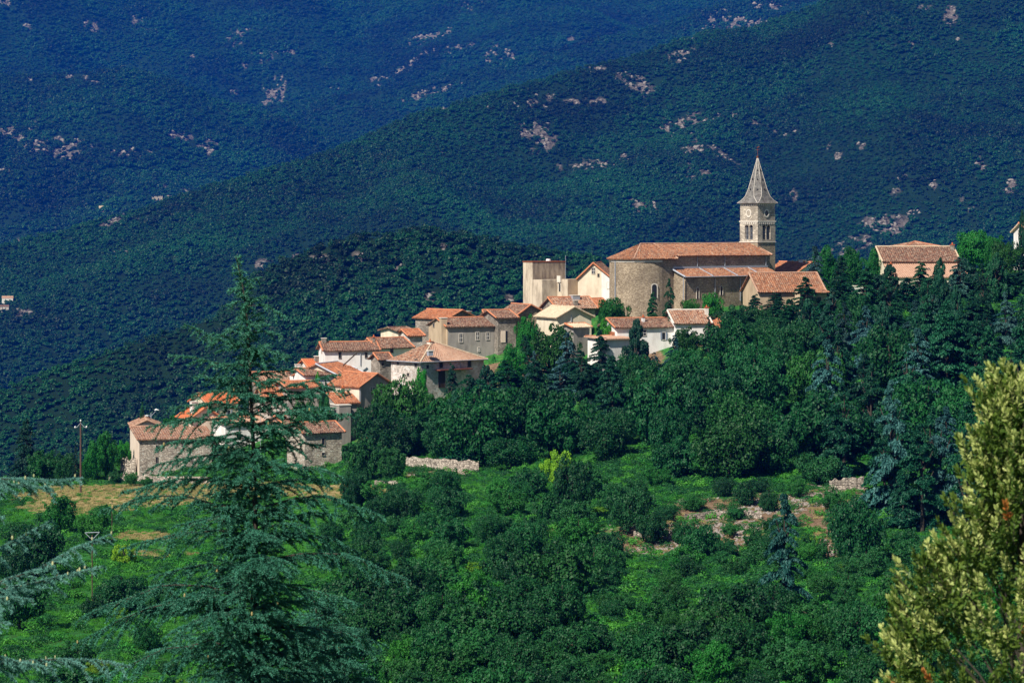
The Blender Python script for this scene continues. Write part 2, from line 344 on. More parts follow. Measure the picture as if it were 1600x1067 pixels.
# ---- hills behind: each ridge a crest (px -> row, distance) and a front slope
LAY = {
 'A': dict(c=[(-700,700),(0,592),(200,530),(330,490),(400,425),(440,400),(520,372),(600,360),(660,353),(730,358),(820,378),(950,405),(1200,450),(1700,520),(2300,560)], Y=[(-700,690),(2300,780)], s=0.50, n=4.5, ns=45),
 'B': dict(c=[(-700,470),(0,385),(120,350),(240,315),(330,285),(480,240),(560,215),(640,172),(760,135),(900,100),(1000,80),(1060,62),(1100,50),(1180,40),(1260,12),(1330,-20),(1600,-60),(2300,-80)], Y=[(-700,1350),(400,1550),(1200,1900),(2300,1950)], s=0.36, n=19, ns=190),
 'C': dict(c=[(-700,60),(-100,118),(0,124),(120,114),(200,112),(260,122),(330,150),(420,176),(540,214),(700,262),(1000,330),(2300,500)], Y=[(-700,2600),(2300,2800)], s=0.42, n=20, ns=210),
 'E': dict(c=[(-700,300),(600,140),(900,70),(1040,36),(1120,8),(1200,-12),(1400,-40),(2300,-80)], Y=[(-700,2900),(2300,3100)], s=0.45, n=16, ns=150),
 'D': dict(c=[(-1500,-260),(0,-200),(400,-110),(560,-90),(800,-160),(1300,-140),(2300,-260)], Y=[(-700,3900),(2300,3900)], s=0.38, n=48, ns=420)}
HS = 2.2       # the ridges are laid out at 1:2.2 and scaled up about the valley origin
def hills_z(x, y):
    px = 800 + F * x / y; z = np.full_like(x, -168.0)
    for i, (k, L) in enumerate(LAY.items()):
        cy = np.interp(px, *zip(*L['c'])); cY = np.interp(px, *zip(*L['Y'])); zc = (HZ - cy) / F * cY
        d = cY - y
        h = zc - np.where(d > 0, L['s'] * (d + 0.0002 * d * d * 0), -0.5 * d)
        h = h - np.clip(1 - np.abs(d) / 60, 0, 1) * 2
        q = np.clip(np.abs(d) / 150, 0.12, 1)
        h = h + q * L['n'] * 5.2 * (fbm(x / L['ns'], y / (L['ns'] * 1.8), 11 + i * 7) - 0.5) + 2.5 * (fbm(x / 22, y / 22, 90 + i) - 0.5)
        z = np.maximum(z, h)
    return np.where(y < 640, np.minimum(z, np.interp(y, [285, 640], [-77, -168])), z)
ROCK = [(90,232,70,22,.8),(20,210,42,16,.9),(160,128,28,7,.8),(215,160,14,5,.8),(70,190,30,8,.4),(285,212,26,9,1),(205,240,70,10,.6),(320,232,40,6,.6),(590,125,20,6,.9),(520,140,14,4,.7),(780,88,34,14,.9),(772,76,12,10,.9),(385,104,14,4,.8),(300,88,18,6,.5),(890,64,9,10,.8),(550,55,8,4,.6),
 (1150,35,60,10,.9),(1110,48,30,7,.7),(1205,10,34,9,.9),(1270,4,20,4,.8),(1305,72,24,4,.9),(1420,68,26,6,.9),(1488,62,22,4,.9),(1485,25,16,24,.6),(1450,12,22,6,.6),(830,165,60,10,.6),(920,158,46,9,.8),(850,150,30,8,.5),(840,215,38,32,.75),(800,195,20,12,.6),(870,262,14,6,.8),(760,168,14,6,.4),
 (1150,180,18,4,.7),(1185,192,20,4,.9),(1205,205,16,4,.8),(975,298,10,10,.9),(1000,320,26,12,1),(1016,330,16,7,.8),(1085,272,36,16,.7),(1070,262,14,10,.8),(1115,288,14,10,.8),(1240,308,10,20,.5),(1290,225,12,10,.8),(1310,245,14,9,.5),(1345,228,12,4,.7),(1400,275,24,5,.8),(1435,345,22,7,.6),(1430,332,30,5,.7),(1460,290,8,12,.5),(1535,255,13,16,.7),(1578,292,20,13,.8),(1520,325,14,10,.5),(1505,310,30,10,.4),(1480,180,8,3,.5),(1585,222,14,4,.6),
 (455,398,24,8,.9),(410,412,24,12,.5),(500,405,26,10,.6),(560,402,20,10,.8),(655,390,18,8,.7),(693,388,10,10,.8),(620,418,20,6,.6),(675,468,16,14,.9),(540,462,22,8,.5),(605,452,18,5,.4),(520,430,8,6,.5),(795,468,10,9,.7),(740,430,10,6,.4),
 (190,342,32,8,.9),(165,352,16,10,.5),(210,330,12,4,.7),(185,394,24,5,.9),(225,372,10,3,.6),(20,488,40,9,.7),(60,500,28,4,.7),(32,376,12,8,.6),(188,455,8,3,.7),(155,500,12,3,.3),(112,334,9,2,.7),(60,625,10,8,.5),(90,615,12,6,.6),(250,312,16,7,.8),(470,445,8,12,.4),(655,318,6,5,.8),(690,240,14,3,.4)]
cpx = np.concatenate([np.arange(-1400, -60, 40), np.arange(-60, 1662, 5.0), np.arange(1680, 3000, 40)])
cY = list(np.arange(287.0, 640.0, 12.0)) + [640.0]
while cY[-1] < 4500: cY.append(cY[-1] * 1.0036 + 0.9)
hy, hp = np.meshgrid(np.array(cY), cpx, indexing='ij'); hx = (hp - 800) * hy / F
hz = hills_z(hx, hy)
hpy = HZ - F * hz / hy
def rock_f(px, py, x, y):
    br = np.clip((fbm(x / 5 + y / 40, y / 7, 301, 5) - 0.40) * 7, 0, 1)
    wide = np.clip((fbm(x / 60, y / 60, 55, 3) - 0.66) * 4, 0, 0.55)
    return np.maximum(blob(px, py, [(a, b, c * .85, d * .85, e) for a, b, c, d, e in ROCK]), wide) * br
rockm = rock_f(hp, hpy, hx, hy)
def hills_material():
    m, nt, out = new_mat('hill_ground')
    a = nt.nodes.new('ShaderNodeAttribute'); a.attribute_name = 'rock'
    wc = coords(nt, kind='World')
    k = N(nt, 'ShaderNodeMath', operation='MULTIPLY_ADD'); nt.links.new(noise(nt, wc, 0.05, 6, 0.8), k.inputs[0]); k.inputs[1].default_value = 0.5; nt.links.new(a.outputs['Fac'], k.inputs[2])
    fac = ramp(nt, k.outputs[0], [(0.5, (0,) * 3), (0.65, (1,) * 3)])
    g = ramp(nt, noise(nt, wc, 0.014, 5, 0.7), [(0.35, (0.003, 0.02, 0.009)), (0.65, (0.007, 0.04, 0.012))])
    r = ramp(nt, noise(nt, wc, 0.09, 6, 0.85), [(0.42, (0.03, 0.03, 0.02)), (0.52, (0.17, 0.145, 0.135)), (0.66, (0.31, 0.275, 0.26))])
    finish(nt, out, mixc(nt, fac, g, r), 0.95, bump=noise(nt, wc, 0.14, 6, 0.85), bstr=1.0, bdist=5.0); return m
tag(link('hills', grid_mesh('hills', hx * HS, hy * HS, hz * HS, hills_material(), {'rock': rockm})), 'blue hazy forested mountain ridges with pale rock outcrops behind the village', kind='structure')

# ---- forest and outcrops on the hills, instanced (uncountable)
def ico(sub):
    import bmesh
    bm = bmesh.new(); bmesh.ops.create_icosphere(bm, subdivisions=sub, radius=1)
    V = np.array([v.co[:] for v in bm.verts]); Fq = np.array([[v.index for v in f.verts] for f in bm.faces]); bm.free(); return V, Fq
ICO2, ICO3 = ico(2), ico(3)
def lump(seed, rough=0.35, flat=0.8, jag=False):
    V, Fq = ICO3; rng = np.random.default_rng(seed)
    d = np.zeros(len(V))
    for i in range(16):
        c = rng.normal(size=3); c /= np.linalg.norm(c); d = np.maximum(d, rng.uniform(.4, 1) * np.exp(-((V - c) ** 2).sum(1) / 0.16))
    r = 0.72 + rough * d + rng.normal(size=len(V)) * (0.09 if jag else 0.085)
    W = V * r[:, None] * [1, 1, flat]; return W, Fq
def scatter(name, pts, scl, protos, label, cat=None):
    """points carrying a scale, instanced with geometry nodes; protos are unlinked template objects"""
    rng = np.random.default_rng(len(pts))
    me = bpy.data.meshes.new(name); me.vertices.add(len(pts)); me.vertices.foreach_set('co', np.asarray(pts, np.float32).ravel())
    a = me.attributes.new('sc', 'FLOAT_VECTOR', 'POINT'); a.data.foreach_set('vector', np.asarray(scl, np.float32).ravel())
    rr = np.zeros((len(pts), 3), np.float32); rr[:, 2] = rng.uniform(0, 6.28, len(pts)); rr[:, 0] = rng.normal(0, .15, len(pts))
    a = me.attributes.new('ro', 'FLOAT_VECTOR', 'POINT'); a.data.foreach_set('vector', rr.ravel())
    a = me.attributes.new('pi', 'INT', 'POINT'); a.data.foreach_set('value', rng.integers(0, len(protos), len(pts)).astype(np.int32))
    o = link(name, me); tag(o, label, cat, kind='stuff')
    ng = bpy.data.node_groups.new(name, 'GeometryNodeTree')
    ng.interface.new_socket('Geometry', in_out='INPUT', socket_type='NodeSocketGeometry'); ng.interface.new_socket('Geometry', in_out='OUTPUT', socket_type='NodeSocketGeometry')
    gi = ng.nodes.new('NodeGroupInput'); go = ng.nodes.new('NodeGroupOutput'); ip = ng.nodes.new('GeometryNodeInstanceOnPoints')
    jn = ng.nodes.new('GeometryNodeJoinGeometry')
    for p in reversed(protos):
        oi = ng.nodes.new('GeometryNodeObjectInfo'); oi.inputs[0].default_value = p; oi.inputs['As Instance'].default_value = True
        ng.links.new(oi.outputs['Geometry'], jn.inputs[0])
    def na(n, t):
        x = ng.nodes.new('GeometryNodeInputNamedAttribute'); x.data_type = t; x.inputs[0].default_value = n; return x.outputs[0]
    mp = ng.nodes.new('GeometryNodeMeshToPoints'); ng.links.new(gi.outputs[0], mp.inputs[0])
    ng.links.new(mp.outputs[0], ip.inputs['Points']); ng.links.new(jn.outputs[0], ip.inputs['Instance']); ip.inputs['Pick Instance'].default_value = True
    ng.links.new(na('pi', 'INT'), ip.inputs['Instance Index']); ng.links.new(na('ro', 'FLOAT_VECTOR'), ip.inputs['Rotation']); ng.links.new(na('sc', 'FLOAT_VECTOR'), ip.inputs['Scale'])
    ng.links.new(ip.outputs[0], go.inputs[0])
    md = o.modifiers.new('scatter', 'NODES'); md.node_group = ng
    return o
def proto(name, me): return bpy.data.objects.new(name, me)
def far_crown(seed):
    rng = np.random.default_rng(seed); n = 300; L = []
    for i in range(9):
        a = rng.uniform(0, 6.28); r = rng.uniform(0, .62); L.append((r * math.cos(a), r * math.sin(a), .55 + rng.uniform(-.15, .35), rng.uniform(.32, .5)))
    C = np.array(L); k = rng.integers(0, 9, n); d = rng.normal(size=(n, 3)); d /= np.linalg.norm(d, axis=1, keepdims=True); d[:, 2] = np.abs(d[:, 2]) - .15
    P = C[k, :3] + d * C[k, 3:4] * rng.uniform(.8, 1.12, (n, 1)); nn = d + rng.normal(size=d.shape) * .5 + [0, 0, .3]; nn /= np.linalg.norm(nn, axis=1, keepdims=True)
    t = rng.normal(size=(n, 3)); t -= (t * nn).sum(1, keepdims=True) * nn; t /= np.linalg.norm(t, axis=1, keepdims=True); b = np.cross(nn, t); s = rng.uniform(.10, .2, (n, 1))
    V = np.stack([P - t * s, P + b * s, P + t * s, P - b * s], 1).reshape(-1, 3)
    return V, np.arange(n)[:, None] * 4 + [0, 1, 2, 3]
crown_protos = []
for i in range(6):
    V_, F_ = far_crown(i + 3); crown_protos.append(proto('tree_crown_template', np_mesh('hill_tree_crown', V_, F_, M['far_leaf'], False)))
rock_protos = []
for i in range(3):
    V_, F_ = lump(i + 40, 0.5, 0.7, True); rock_protos.append(proto('rock_template', np_mesh('hill_rock', V_, F_, M['rock'], False)))
rng = np.random.default_rng(7)
# visible part of the hills: march the columns outwards, keep what clears the nearer crests by a margin
ang = hz / hy; run = np.maximum.accumulate(ang, axis=0); run = np.vstack([np.full((1, ang.shape[1]), -1.0), run[:-1]])
TPTS, TSC, RPTS, RSC = [], [], [], []
rows = np.array(cY)
for i in range(30, len(rows) - 1):
    Y0, Y1 = rows[i], rows[i + 1]; Ym = (Y0 + Y1) / 2
    rad = 1.0 if Ym < 900 else (1.45 if Ym < 2000 else 2.3)
    wpx = 1760; area = wpx * Ym / F * (Y1 - Y0); n = int(area / (rad * rad * 2.3)) + (rng.random() < 0.5)
    if n == 0: continue
    p = rng.uniform(-80, 1680, n); Y = rng.uniform(Y0, Y1, n); x = (p - 800) * Y / F
    rm_ = np.interp(p, cpx, run[i]); z = hills_z(x, Y); pyy = HZ - F * z / Y
    ok = ((z + 9) / Y > rm_) & (pyy > -25) & (pyy < 780)
    rk = rock_f(p, pyy, x, Y)
    t = ok & ((rk < 0.30) | (rng.random(n) < 0.22))
    k = int(t.sum())
    if k:
        TPTS.append(np.stack([x[t], Y[t], z[t]], 1)); s = rad * rng.uniform(0.5, 1.6, k) * (0.45 + 1.15 * fbm(x[t] / 45, Y[t] / 45, 9, 3)); TSC.append(np.stack([s, s, s * rng.uniform(.75, 1.3, k)], 1))
    t = ok & (rk >= 0.33) & (rng.random(n) < 0.35)
    k = int(t.sum())
    if k:
        RPTS.append(np.stack([x[t], Y[t], z[t]], 1)); s = rad * rng.uniform(0.35, 1.1, k); RSC.append(np.stack([s, s, s * rng.uniform(.6, 1.6, k)], 1))
TPTS = np.concatenate(TPTS); TSC = np.concatenate(TSC); RPTS = np.concatenate(RPTS); RSC = np.concatenate(RSC)
print('hill trees', len(TPTS), 'rocks', len(RPTS))
scatter('hill_forest', TPTS * HS, TSC * HS, crown_protos, 'dense dark holm oak forest covering the far hills')
scatter('hill_rocks', RPTS * HS, RSC * HS, rock_protos, 'pale bare rock outcrops scattered through the hill forest')
# ------------------------------------------------------------------ buildings
class House:
    """a building in its own frame: u along the front wall, v into depth, w up; parts hang under the Empty"""
    def __init__(s, name, label, cat, A, B=None, theta=None, base_py=None, group=None, deep=6.0, L=None):
        (pa, Ya) = A; s.A = Vector(((pa - 800) * Ya / F, Ya))
        if theta is None:
            (pb, Yb) = B; Bv = Vector(((pb - 800) * Yb / F, Yb)); d = Bv - s.A; s.L = d.length; s.th = math.atan2(d.y, d.x)
        else: s.th = R(theta); s.L = L
        s.e1 = Vector((math.cos(s.th), math.sin(s.th))); s.e2 = Vector((-math.sin(s.th), math.cos(s.th)))
        if L is None and B is not None and theta is not None:
            s.L = s.u_at(B[0])
        s.z0 = (HZ - base_py) / F * Ya if base_py else gz(s.A.x, s.A.y)
        s.bot = -deep
        s.root = empty(name, (s.A.x, s.A.y, s.z0), s.th, label, cat, group)
    def w(s, py, u=0, v=0):
        y = s.A.y + s.e1.y * u + s.e2.y * v; return (HZ - py) / F * y - s.z0
    def u_at(s, px, v=0):
        k = (px - 800) / F; ox = s.A.x + s.e2.x * v; oy = s.A.y + s.e2.y * v
        return (k * oy - ox) / (s.e1.x - k * s.e1.y)
    def v_at(s, px, u=0):
        k = (px - 800) / F; ox = s.A.x + s.e1.x * u; oy = s.A.y + s.e1.y * u
        return (k * oy - ox) / (s.e2.x - k * s.e2.y)
    def walls(s, mat, prof, a, b, axis='u', name='wall', parent=None, label=None):
        mb = MB(); mb.extr(prof, a, b, axis); o = mb.obj(name, M[mat] if isinstance(mat, str) else mat, parent or s.root)
        if label: o['label'] = label
        return o
    def window(s, side, px, py, wpx, hpx, u0=0, v0=0, style='dark', name='window'):
        """side 'f' front wall v=v0; 'l'/'r' end wall at u=u0; sizes in photograph pixels converted at the wall"""
        if side == 'f': u = s.u_at(px, v0); Y = s.A.y + s.e1.y * u + s.e2.y * v0; z = s.w(py, u, v0); c = abs(s.e1.x)
        else: v = s.v_at(px, u0); Y = s.A.y + s.e1.y * u0 + s.e2.y * v; z = s.w(py, u0, v); c = max(0.25, abs(s.e2.x))
        W = wpx * Y / F / max(c, .3); H = hpx * Y / F
        def place(mb, q0, q1, d0, d1, z0, z1):     # q along the wall, d outwards
            if side == 'f': mb.box(u + q0, u + q1, v0 - d1, v0 - d0, z + z0, z + z1)
            elif side == 'l': mb.box(u0 - d1, u0 - d0, v + q0, v + q1, z + z0, z + z1)
            else: mb.box(u0 + d0, u0 + d1, v + q0, v + q1, z + z0, z + z1)
        h, k = W / 2, H / 2; fr = 0.07
        fm = 'trim' if style in ('trim', 'shutters') else ('wood_dark' if style == 'door' else 'stone_grey')
        mb = MB()
        if style == 'arch':
            n = 10; ring = []
            for i in range(n + 1):
                a = math.pi * i / n; ring.append((math.cos(a), math.sin(a)))
            zs = k - h
            def P(q, zz, d): return (u + q, v0 - d, z + zz) if side == 'f' else ((u0 - d, v + q, z + zz) if side == 'l' else (u0 + d, v + q, z + zz))
            inn = [(h, -k)] + [(h * c_, zs + h * s_) for c_, s_ in ring] + [(-h, -k)]
            outr = [(h + fr, -k)] + [((h + fr) * c_, zs + (h + fr) * s_) for c_, s_ in ring] + [(-h - fr, -k)]
            for i in range(len(inn) - 1):
                a_, b_, c_, d_ = outr[i], outr[i + 1], inn[i + 1], inn[i]
                mb.raw([P(*a_, .1), P(*b_, .1), P(*c_, .1), P(*d_, .1), P(*a_, 0), P(*b_, 0), P(*c_, 0), P(*d_, 0)], [(0,1,2,3), (0,4,5,1), (2,6,7,3)])
            o = mb.obj(name, M['trim'], s.root); pm = MB(); pm.poly([P(*q, .03) for q in inn]); pm.obj('pane', M['glass'], o); return o
        place(mb, -h - fr, -h, 0, .09, -k - fr, k + fr); place(mb, h, h + fr, 0, .09, -k - fr, k + fr)
        place(mb, -h, h, 0, .09, k, k + fr); place(mb, -h - .05, h + .05, 0, .14, -k - fr, -k)
        o = mb.obj(name, M[fm], s.root)
        pm = MB(); place(pm, -h, h, 0, .03, -k, k); pm.obj('pane', M['glass'] if style != 'door' else M['wood_dark'], o)
        if style == 'trim':
            tm = MB(); place(tm, -.03, .03, .03, .06, -k, k); place(tm, -h, h, .03, .055, -.03, .03); tm.obj('glazing_bar', M['white'], o)
        if style == 'shutters':
            for sg in (-1, 1):
                sm = MB(); place(sm, *(sorted((sg * (h + .05), sg * (2 * h + .05)))), .09, .14, -k, k); sm.obj('shutter', M['shutter'], o)
        return o
    def roof(s, panels, mat, name='roof', ridge=None, verge=None, parent=None, capmat='ridge', rib=0.42):
        mb = MB()
        for p in panels: roof_panel(mb, [Vector(q) for q in p], rib)
        o = mb.obj(name, M[mat], parent or s.root)
        if ridge:
            rb = MB()
            for a, b in ridge: rb.tube([Vector(a) + Vector((0, 0, .06)), (Vector(a) + Vector(b)) / 2 + Vector((0, 0, .03)), Vector(b) + Vector((0, 0, .06))], 0.16, 6)
            rb.obj('ridge_tiles', M[capmat], o)
        return o
    def chimney(s, u, v, w0, h, d=.7, mat='white', parent=None, pot=True):
        mb = MB(); mb.box(u - d / 2, u + d / 2, v - d / 2, v + d / 2, w0 - 1.2, w0 + h); o = mb.obj('chimney', M[mat], parent or s.root)
        cb = MB(); k = d / 2 + .09; cb.box(u - k, u + k, v - k, v + k, w0 + h + .003, w0 + h + .12)
        if pot: cb.tube([(u, v, w0 + h + .12), (u, v, w0 + h + .5)], [.16, .12], 8)
        cb.obj('chimney_cap', M['tile_bright'] if pot else M['trim'], o); return o
    def pipe(s, px, py0, py1, v0=0, u=None):
        if u is None: u = s.u_at(px, v0)
        mb = MB(); mb.tube([(u, v0 - .14, s.w(py0, u, v0)), (u, v0 - .12, s.w(py1, u, v0))], .07, 6); mb.obj('downpipe', M['zinc'], s.root)
    def gutter(s, a, b):
        mb = MB(); mb.tube([a, b], .09, 6); mb.obj('gutter', M['zinc'], s.root)

def roof_panel(mb, P, rib):
    e0, e1, r1, r0 = P; ed = (e1 - e0).normalized(); up = ((r0 + r1) / 2 - (e0 + e1) / 2); n = ed.cross(up).normalized()
    if n.z < 0: n = -n
    Lm = max((e1 - e0).length, (r1 - r0).length); nu = max(4, int(Lm / (rib / 4))); nu = min(nu, 420); nv = 7
    rs = np.random.default_rng(int(abs(e0.x * 77 + e0.z * 31 + Lm * 13) * 10) % 99991)
    sag = rs.normal(0, 0.022, (nv + 1, 9)); base = len(mb.v); V = []
    for j in range(nv + 1):
        t = j / nv
        a = e0.lerp(r0, t); b = e1.lerp(r1, t)
        for i in range(nu + 1):
            q = a.lerp(b, i / nu); d = (q - e0).dot(ed)
            h = 0.11 * abs(math.sin(math.pi * d / rib)) + float(np.interp(i / nu * 8, range(9), sag[j])) + rs.normal(0, 0.012)
            V.append(tuple(q + n * h))
    Fs = []
    W = nu + 1
    for j in range(nv):
        for i in range(nu): Fs.append((j * W + i, j * W + i + 1, (j + 1) * W + i + 1, (j + 1) * W + i))
    k = len(V); th = n * -0.16
    for c in (e0, e1, r1, r0): V.append(tuple(c + th))
    Fs.append((k, k + 3, k + 2, k + 1)); Fs.append(tuple(range(W)) + (k + 1, k)); Fs.append(tuple(nv * W + i for i in range(nu, -1, -1)) + (k + 3, k + 2))
    Fs.append((k,) + (k + 3,) + tuple(j * W for j in range(nv, -1, -1))); Fs.append((k + 1,) + tuple(j * W + nu for j in range(nv + 1)) + (k + 2,))
    mb.raw(V, Fs)

def simple(name, label, cat, A, B, depth, eave, ridge, kind='gable', wall='stone_pale', roof='tile_old', wins=(), chim=(), base=None, group=None, o=.5, deep=7, theta=None, ridge_t=.5, pipes=(), gut=False, capmat='ridge'):
    h = House(name, label, cat, A, B, theta, base, group, deep)
    L, D = h.L, depth; we = h.w(eave); wr = h.w(ridge, 0 if kind != 'gend' else L * ridge_t, D * ridge_t if kind in ('gable', 'hip') else (D if kind == 'shed' else 0)); b = h.bot
    if kind == 'gable':
        m = D * ridge_t; h.walls(wall, [(0, b), (D, b), (D, we), (m, wr), (0, we)], 0, L, 'u')
        sf = (wr - we) / m; sb = (wr - we) / (D - m); g = .16
        R0, R1 = (-o, m, wr + g), (L + o, m, wr + g)
        ro = h.roof([[(-o, -o, we + g - sf * o), (L + o, -o, we + g - sf * o), R1, R0], [(L + o, D + o, we + g - sb * o), (-o, D + o, we + g - sb * o), R0, R1]], roof,
                    ridge=[(R0, R1), ((-o, -o, we + g - sf * o), R0), ((L + o, -o, we + g - sf * o), R1)], capmat=capmat)
    elif kind == 'gend':
        m = L * ridge_t; h.walls(wall, [(0, b), (L, b), (L, we), (m, wr), (0, we)], 0, D, 'v')
        sl_ = (wr - we) / m; sr = (wr - we) / (L - m); g = .16; R0, R1 = (m, -o, wr + g), (m, D + o, wr + g)
        ro = h.roof([[(-o, D + o, we + g - sl_ * o), (-o, -o, we + g - sl_ * o), R0, R1], [(L + o, -o, we + g - sr * o), (L + o, D + o, we + g - sr * o), R1, R0]], roof,
                    ridge=[(R0, R1), ((-o, -o, we + g - sl_ * o), R0), ((L + o, -o, we + g - sr * o), R0)], capmat=capmat)
    elif kind == 'shed':
        h.walls(wall, [(0, b), (D, b), (D, wr), (0, we)], 0, L, 'u'); sl_ = (wr - we) / D; g = .16
        ro = h.roof([[(-o, -o, we + g - sl_ * o), (L + o, -o, we + g - sl_ * o), (L + o, D + o, wr + g + sl_ * o), (-o, D + o, wr + g + sl_ * o)]], roof, ridge=[((-o, D, wr + g), (L + o, D, wr + g))], capmat=capmat)
    elif kind == 'hip':
        m = D / 2; h.walls(wall, [(0, b), (D, b), (D, we), (0, we)], 0, L, 'u'); k = min(m, L / 2 - .05); g = .1
        R0, R1 = (k, m, wr), (L - k, m, wr); c = [(-o, -o, we), (L + o, -o, we), (L + o, D + o, we), (-o, D + o, we)]; c = [(x, y, z + g) for x, y, z in c]
        ro = h.roof([[c[0], c[1], R1, R0], [c[2], c[3], R0, R1], [c[3], c[0], R0, R0], [c[1], c[2], R1, R1]], roof, ridge=[(R0, R1), (c[0], R0), (c[1], R1)], capmat=capmat)
    elif kind == 'flat':
        h.walls(wall, [(0, b), (D, b), (D, we), (0, we)], 0, L, 'u'); mb = MB(); mb.box(-.1, L + .1, -.1, D + .1, we + .003, we + .2); ro = mb.obj('parapet', M['trim'], h.root)
    for wd in wins:
        sd = wd[0]
        h.window(sd, *wd[1:5], u0=(L if sd == 'r' else 0), style=wd[5] if len(wd) > 5 else 'dark', name=('door' if len(wd) > 5 and wd[5] == 'door' else 'window'))
    for cc in chim:   # (px, v, top_py, height_m, width, mat)
        px, v, top, hh, d, mt = cc; u = h.u_at(px, v); wt = h.w(top, u, v); h.chimney(u, v, wt - hh, hh, d, mt, ro, pot=len(cc) < 7 and d < .8)
    for p in pipes: h.pipe(*p)
    if gut: h.gutter((-o, -o - .05, we + .05), (L + o, -o - .05, we + .05))
    return h

# --- lower end of the village, left
h = simple('stone_barn', 'long rubble stone barn with narrow slit openings at the low left end of the village', 'barn', (218, 440), (331, 443.2), 11, 687, 668, 'shed', 'stone', 'tile_mixed', base=740, capmat='tile_pale',
       wins=[('f',245,700,3,9),('f',245,718.5,3,9),('f',285,692,2.6,6),('f',286,718.5,1.8,6),('f',300,719,1.8,6),('f',314,719,1.8,6),('f',294,730,1.8,4)], theta=None, deep=3)
hs = MB(); hs.box(-.06, -.003, -.05, 11, -3, 0); 
g_ = h
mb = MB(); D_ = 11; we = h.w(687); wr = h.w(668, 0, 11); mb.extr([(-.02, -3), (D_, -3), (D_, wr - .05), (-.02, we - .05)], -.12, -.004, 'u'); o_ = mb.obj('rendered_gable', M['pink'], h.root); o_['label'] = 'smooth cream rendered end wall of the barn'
simple('rendered_house', 'cream rendered gable rising behind the long stone barn', 'house', (207.5, 455), (252, 456), 9, 667, 657.5, 'gend', 'pink', 'tile_mixed', base=745, o=.45, capmat='tile_pale')
simple('gabled_cottage', 'small cottage with bright orange roof, pinkish gable and one white chimney', 'house', (298, 452), (344, 456), 7, 654, 637, 'gend', 'pink', 'tile_bright', base=672, chim=[(303, 2.2, 628, 2.0, 1.15, 'white')], theta=26)
simple('terraced_house', 'cream house with bright orange roof just behind the pinkish gabled cottage', 'house', (326, 463), (372, 466), 8, 631, 616, 'gable', 'cream', 'tile_bright', base=668, wins=[('f',358,645,4,9,'shutters'),('f',340,645,3,7)])
simple('village_house', 'pale orange lean-to roofed house hidden behind the tall foreground cedar', 'house', (352, 446), (432, 450), 7, 663, 654, 'shed', 'white', 'tile_pale', base=690, wins=[('f',372,678,4,8)])
h = simple('stone_house', 'rough stone house with orange roof half hidden by the tall foreground cedar', 'house', (412, 452), (448, 453), 10, 620, 604, 'gable', 'stone_pale', 'tile_orange', base=668, wins=[('f',421,643,4,5),('l',401,640,3,6)], theta=12, pipes=[(446,622,668)])
simple('tall_house', 'tall narrow pale house right of the cedar trunk below the village', 'house', (448, 447), (477, 449), 8, 664, 652, 'gable', 'stone_pale', 'tile_old', base=712, wins=[('f',466,690,4,8),('f',455,676,3,6)])
simple('village_house', 'house under a low ridged brown roof with white chimney above the cedar boughs', 'house', (402, 466), (466, 468), 9, 601, 583, 'gable', 'stone_grey', 'tile_mixed', base=640, chim=[(465, 2, 570, 1.6, .9, 'white')], wins=[('f',420,612,4,7)])
simple('village_house', 'small house with a bright orange roof left of the white long farmhouse', 'house', (484, 474), (503, 475), 6, 574, 563, 'gable', 'stone_pale', 'tile_bright', base=600, chim=[(495, 2, 557, 1.3, .8, 'stone_grey')])
simple('village_house', 'white walled house with a flat-looking brown roof and dark bush at its door', 'house', (478, 459), (533, 462), 8, 587, 577, 'gable', 'white', 'tile_old', base=630, wins=[('f',500,612,5,9),('f',521,598,4,6)])
simple('village_house', 'dark fronted house with a window behind the right boughs of the cedar', 'house', (450, 450), (500, 452), 8, 606, 597, 'gable', 'grey_render', 'tile_orange', base=650, wins=[('f',463,617,4,8),('f',486,620,4,8)])
simple('courtyard_wall_house', 'low grey house with a row of pale tiles along its wall top', 'house', (476, 444), (528, 447), 5, 646, 642, 'shed', 'grey_render', 'tile_pale', base=672, wins=[('f',518,642,5,7),('f',488,652,4,6)])
simple('row_house', 'orange roofed house with a pale blue coping between grey gabled house and white farmhouse', 'house', (530, 461), (566, 470), 9, 588, 570, 'gable', 'cream', 'tile_orange', base=612, capmat='zinc')
h = simple('grey_gabled_house', 'grey gabled house with big orange roof, shade put into its gable colour, cream left wall', 'house', (562, 446), (612, 454), 8.5, 604, 585, 'gend', 'grey_render', 'tile_orange', base=650, wins=[('f',582,608,7,5,'trim'),('f',592,620,3,10),('f',571,640,3,8)], theta=42, deep=6, gut=False)
mb = MB(); mb.extr([(.02, -6), (8.5, -6), (8.5, h.w(604) - .06), (.02, h.w(604) - .06)], -.1, -.004, 'u'); o_ = mb.obj('side_wall', M['pink'], h.root); o_['label'] = 'cream side wall, sunlight put into its paler colour'  # grey gable and cream side: shade and sunlight put into the wall colours
h.pipe(562, 604, 632)
simple('lean_to', 'small lean-to with pale orange roof stepping down below the grey gabled house', 'outbuilding', (527, 442), (558, 446), 5, 630, 616, 'shed', 'grey_render', 'tile_orange', base=660, chim=[(536, 3, 606, 1, .5, 'rust')], theta=20)
simple('buttress_wall', 'high grey stained retaining wall under the lean-to and the grey gabled house', 'wall', (530, 440), (548, 441), 4, 634, 634, 'flat', 'grey_render', base=670)
simple('stone_cottage', 'square rubble stone cottage with brown tiled roof standing lowest on the slope', 'house', (476, 428), (534, 431.5), 7.5, 677, 662, 'gable', 'stone', 'tile_old', base=722, wins=[('f',505,690,4.4,10),('f',505,709,4.4,4)], theta=28, deep=4)
